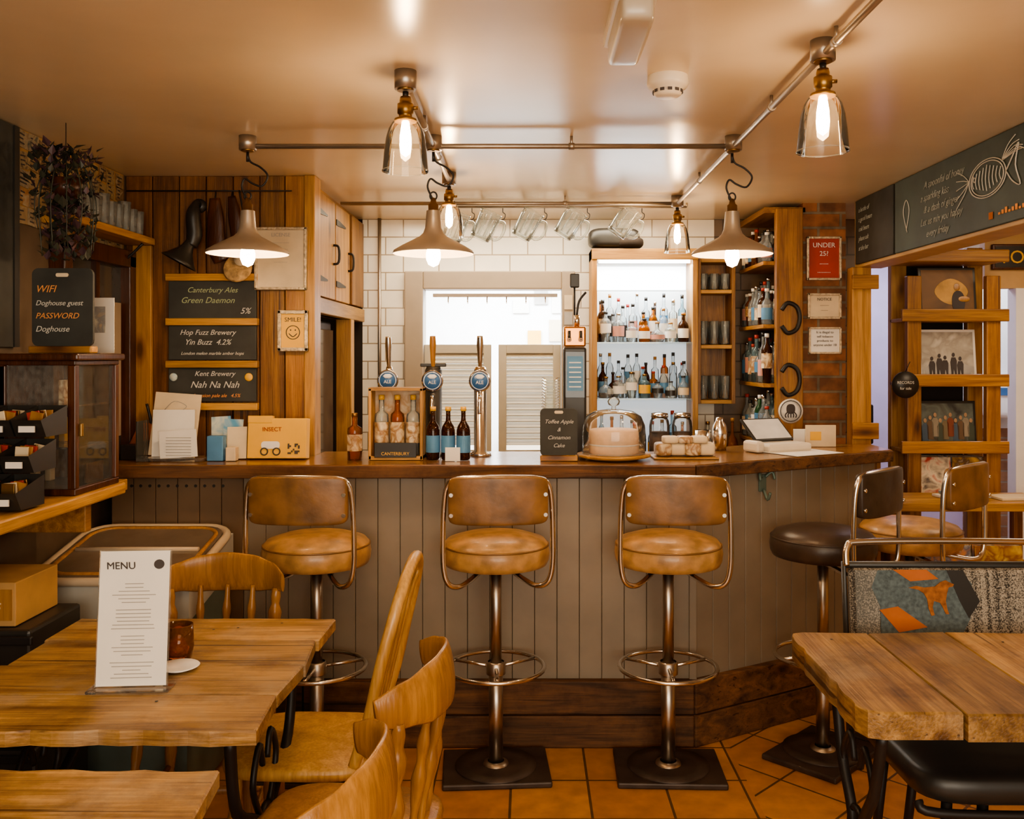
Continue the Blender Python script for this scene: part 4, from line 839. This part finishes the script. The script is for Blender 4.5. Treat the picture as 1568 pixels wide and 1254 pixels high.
# ------------------------------------------------------------------ right room contents
b=B(); X0,X1=1.98,2.48
for x in(X0,X1-.085): b.box(x,x+.085,4.98,5.03,0,2.12,W_LTZ,.005); b.box(x+.005,x+.08,4.78,4.82,0,1.95,W_PIL,.005)
for z in(1.05,1.40,1.74,2.05): b.box(X0-.03,X1+.03,4.76,4.78,z-.03,z+.035,W_ORX,.005); b.box(X0,X1,4.78,5.0,z-.03,z-.01,W_LTX,.004)
for z in(.72,1.15,1.5,1.85): b.box(X0+.085,X1-.085,4.985,5.0,z,z+.10,W_DKX,.003)
b.box(X0,X1,4.78,5.0,.74,.76,W_LTX,.004)
b.box(X0+.085,X1-.085,5.03,5.04,.8,2.1,GAP)
b.fin('pallet_record_shelf')
def sleeve(z,h,back,draw,fr=BLACK):
    b=B(); b.M=T(2.23,4.85,z)@R(-6,'X'); b.box(-.152,.152,-.006,.006,0,h,fr,.002); b.box(-.138,.138,-.008,-.006,.014,h-.014,back); draw(b,h); b.M=Matrix.Identity(4); return b.fin('framed_record_sleeve')
SEP=art('sepia_photo',[(.030,.014,.006),(.16,.07,.02),(.06,.026,.010)],4)
GREYP=art('grey_photo',[(.50,.46,.40),(.30,.27,.23),(.62,.58,.52)],9)
def d1(b,h):
    b.sq((.02,-.008,.14),(.18,.002,.14),mat('sepia_glow',(.50,.28,.09),rough=.6,var=.4),1.2,1.2)
    b.sq((.055,-.0095,.085),(.07,.003,.12),INK,.9,.8); b.sq((.05,-.0105,.165),(.034,.003,.042),W_CHD,1,1); b.sq((.085,-.011,.10),(.06,.003,.03),W_CHD,.9,.9)
def d2(b,h):
    b.box(-.12,.12,-.0095,-.008,.02,.06,INKG); b.prism([(-.138,.06),(-.09,.10),(-.05,.12),(.0,.09),(.06,.115),(.10,.09),(.138,.08),(.138,.05)],.001,INKG,T(0,-.008,0)@XZ)
    for k,(x,hh) in enumerate([(-.085,.10),(-.045,.115),(-.015,.105),(.03,.12),(.065,.10)]):
        b.prism([(x-.014,.03),(x-.004,.03),(x,.06),(x+.005,.03),(x+.014,.03),(x+.017,hh*.85),(x+.01,hh),(x-.01,hh),(x-.017,hh*.8)],.0015,INK,T(0,-.0095,.01)@XZ); b.sq((x,-.011,hh+.024),(.016,.002,.022),INK,1,1)
DIM=[mat('print_%d'%i,c,rough=.6) for i,c in enumerate([(.12,.07,.04),(.06,.09,.13),(.20,.05,.03),(.16,.12,.07),(.05,.06,.04),(.24,.20,.15)])]; SKIN=mat('print_skin',(.36,.22,.13),rough=.6)
def d3(b,h):
    for k in range(10):
        m=DIM[(k*5+1)%6]; x=-.12+.027*k; z=.03+.015*(k%3); b.prism([(x-.016,z),(x+.016,z),(x+.018,z+.085),(x+.008,z+.10),(x-.008,z+.10),(x-.018,z+.085)],.0015,m,T(0,-.008,0)@XZ); b.sq((x,-.0105,z+.115),(.017,.002,.023),SKIN,1,1)
sleeve(1.732,.27,SEP,d1); sleeve(1.392,.28,GREYP,d2,PAPER); sleeve(1.042,.25,art('crowd_cover',[(.03,.03,.03),(.12,.14,.12),(.05,.04,.03)],9),d3)
b=B(); b.lathe([(0,0),(.07,0),(.07,.006),(0,.006)],BLACK,seg=24,M=T(1.965,4.759,1.38)@R(90,'X')); b.tube([(1.965,4.755,1.45),(1.99,4.757,1.50)],.002,IRON,5); o=b.fin('round_price_tag'); text('RECORDS',.020,(1.965,4.752,1.385),CHALKW,o); text('for sale',.020,(1.965,4.752,1.355),CHALKW,o)
cov=[art('cover_%d'%i,c,16) for i,c in enumerate([[(.7,.4,.1),(.12,.06,.03),(.8,.7,.5)],[(.6,.6,.55),(.15,.15,.2),(.7,.3,.1)],[(.75,.5,.1),(.3,.1,.02),(.8,.6,.2)],[(.5,.05,.04),(.75,.65,.5),(.1,.08,.08)]])]
b=B()
for i in range(7):
    for x in(2.14,2.33): b.box(-.09,.09,-.003,.003,0,.235,cov[(i+int(x*9))%4],.001,T(x,4.80+.02*i,.762)@R(-7,'X'))
b.fin('vinyl_records')
b=B(); b.box(1.72,2.5,4.28,4.62,.80,.84,W_LTX,.005)
for x in(1.76,2.42):
    for y in(4.31,4.55): b.box(x,x+.045,y,y+.045,0,.80,W_ORZ,.003)
b.fin('side_table')
b=B()
for i,(x,y,a) in enumerate([(2.1,4.45,10),(2.12,4.44,-8),(2.35,4.42,4)]): b.box(-.1,.1,-.07,.07,0,.012,[PAPER,BLUEC,PAPERC][i],.002,T(x,y,.841+.013*(i%2))@R(a,'Z'))
b.fin('magazines')
b=B(); b.box(1.72,2.22,3.98,4.0,.42,.62,W_ORX,.004); b.box(1.72,2.22,4.24,4.26,.42,.62,W_ORX,.004); b.box(1.72,1.74,4.0,4.24,.42,.62,W_ORX,.004); b.box(2.20,2.22,4.0,4.24,.42,.62,W_ORX,.004); b.box(1.72,2.22,3.98,4.26,.40,.42,W_ORX,.004)
for x in(1.74,2.17):
    for y in(4.0,4.21): b.box(x,x+.03,y,y+.03,0,.40,W_ORZ,.003)
for i in range(9):
    for x in(1.85,2.08): b.box(-.105,.105,-.003,.003,0,.27,cov[(i*3+int(x*5))%4],.001,T(x,4.015+.022*i,.422)@R(-6,'X'))
b.fin('record_crate')
b=B(); b.box(1.72,1.98,5.3,5.6,0,1.02,BLACK,.01); b.box(1.70,2.0,5.28,5.62,1.02,1.25,IRON,.01); b.fin('black_speaker')
b=B(); b.tube([(2.05+.14*math.cos(k*pi/12),6.19,1.72+.19*math.sin(k*pi/12)) for k in range(24)],.008,mat('pink_neon',(.7,.3,.3)),6,True); b.fin('oval_wall_mirror')
b=B(); 
for x in(2.98,3.03): b.tube([(x,6.17,0),(x,6.17,2.2)],.01,WHITE,8)
b.fin('white_pipes')

# ------------------------------------------------------------------ lights
def area(name,loc,rot,sx,sy,e,col):
    l=bpy.data.lights.new(name,'AREA'); l.shape='RECTANGLE'; l.size=sx; l.size_y=sy; l.energy=e; l.color=col
    o=bpy.data.objects.new(name,l); bpy.context.collection.objects.link(o); o.location=loc; o.rotation_euler=[math.radians(a) for a in rot]; return o
area('camera_side_fill',(.4,-1.5,1.5),(90,0,0),2.6,1.3,72,(1,.87,.69))  # added fill light from behind the camera; no window is modelled there
area('rear_overhead_fill',(-.2,.4,2.25),(0,0,0),1.6,1.2,17,(1,.72,.42))  # unseen warm fill overhead, added for ambient light; it has no fixture
area('kitchen_lamp',(-.1,6.0,2.27),(0,0,0),1.2,.8,125,(.86,.94,1))
area('toilet_lamp',(3.1,5.7,2.27),(0,0,0),.5,.5,14,(.88,.93,1))
area('right_room_lamp',(2.6,3.9,2.27),(0,0,0),.8,.8,11,(1,.76,.50))
area('far_room_lamp',(2.1,5.7,2.27),(0,0,0),.5,.5,8,(.88,.86,1))
area('bar_service_lamp',(.0,4.80,2.28),(0,0,0),1.5,.15,14,(1,.84,.61))
area('backlit_shelf_lamp',(.63,4.99,2.03),(0,0,0),.5,.04,5,(.85,.95,1))
area('alcove_lamp',(-1.4,4.9,2.2),(0,0,0),.2,.2,1,(1,.7,.4))
w=bpy.data.worlds.new('world'); bpy.context.scene.world=w; w.use_nodes=True; w.node_tree.nodes['Background'].inputs[0].default_value=(1,.85,.66,1); w.node_tree.nodes['Background'].inputs[1].default_value=.45
# ------------------------------------------------------------------ camera
cd=bpy.data.cameras.new('camera'); cam=bpy.data.objects.new('camera',cd); bpy.context.collection.objects.link(cam)
cam.location=(0,0,1.53); cam.rotation_euler=(pi/2,0,0); cd.sensor_width=36; cd.lens=36*1400/1568; cd.shift_x=-24/1568; cd.shift_y=-82/1568; cd.clip_start=.05
bpy.context.scene.camera=cam
vs=bpy.context.scene.view_settings; vs.view_transform='AgX'; vs.look='AgX - Medium High Contrast'; vs.exposure=.22; vs.gamma=1.08
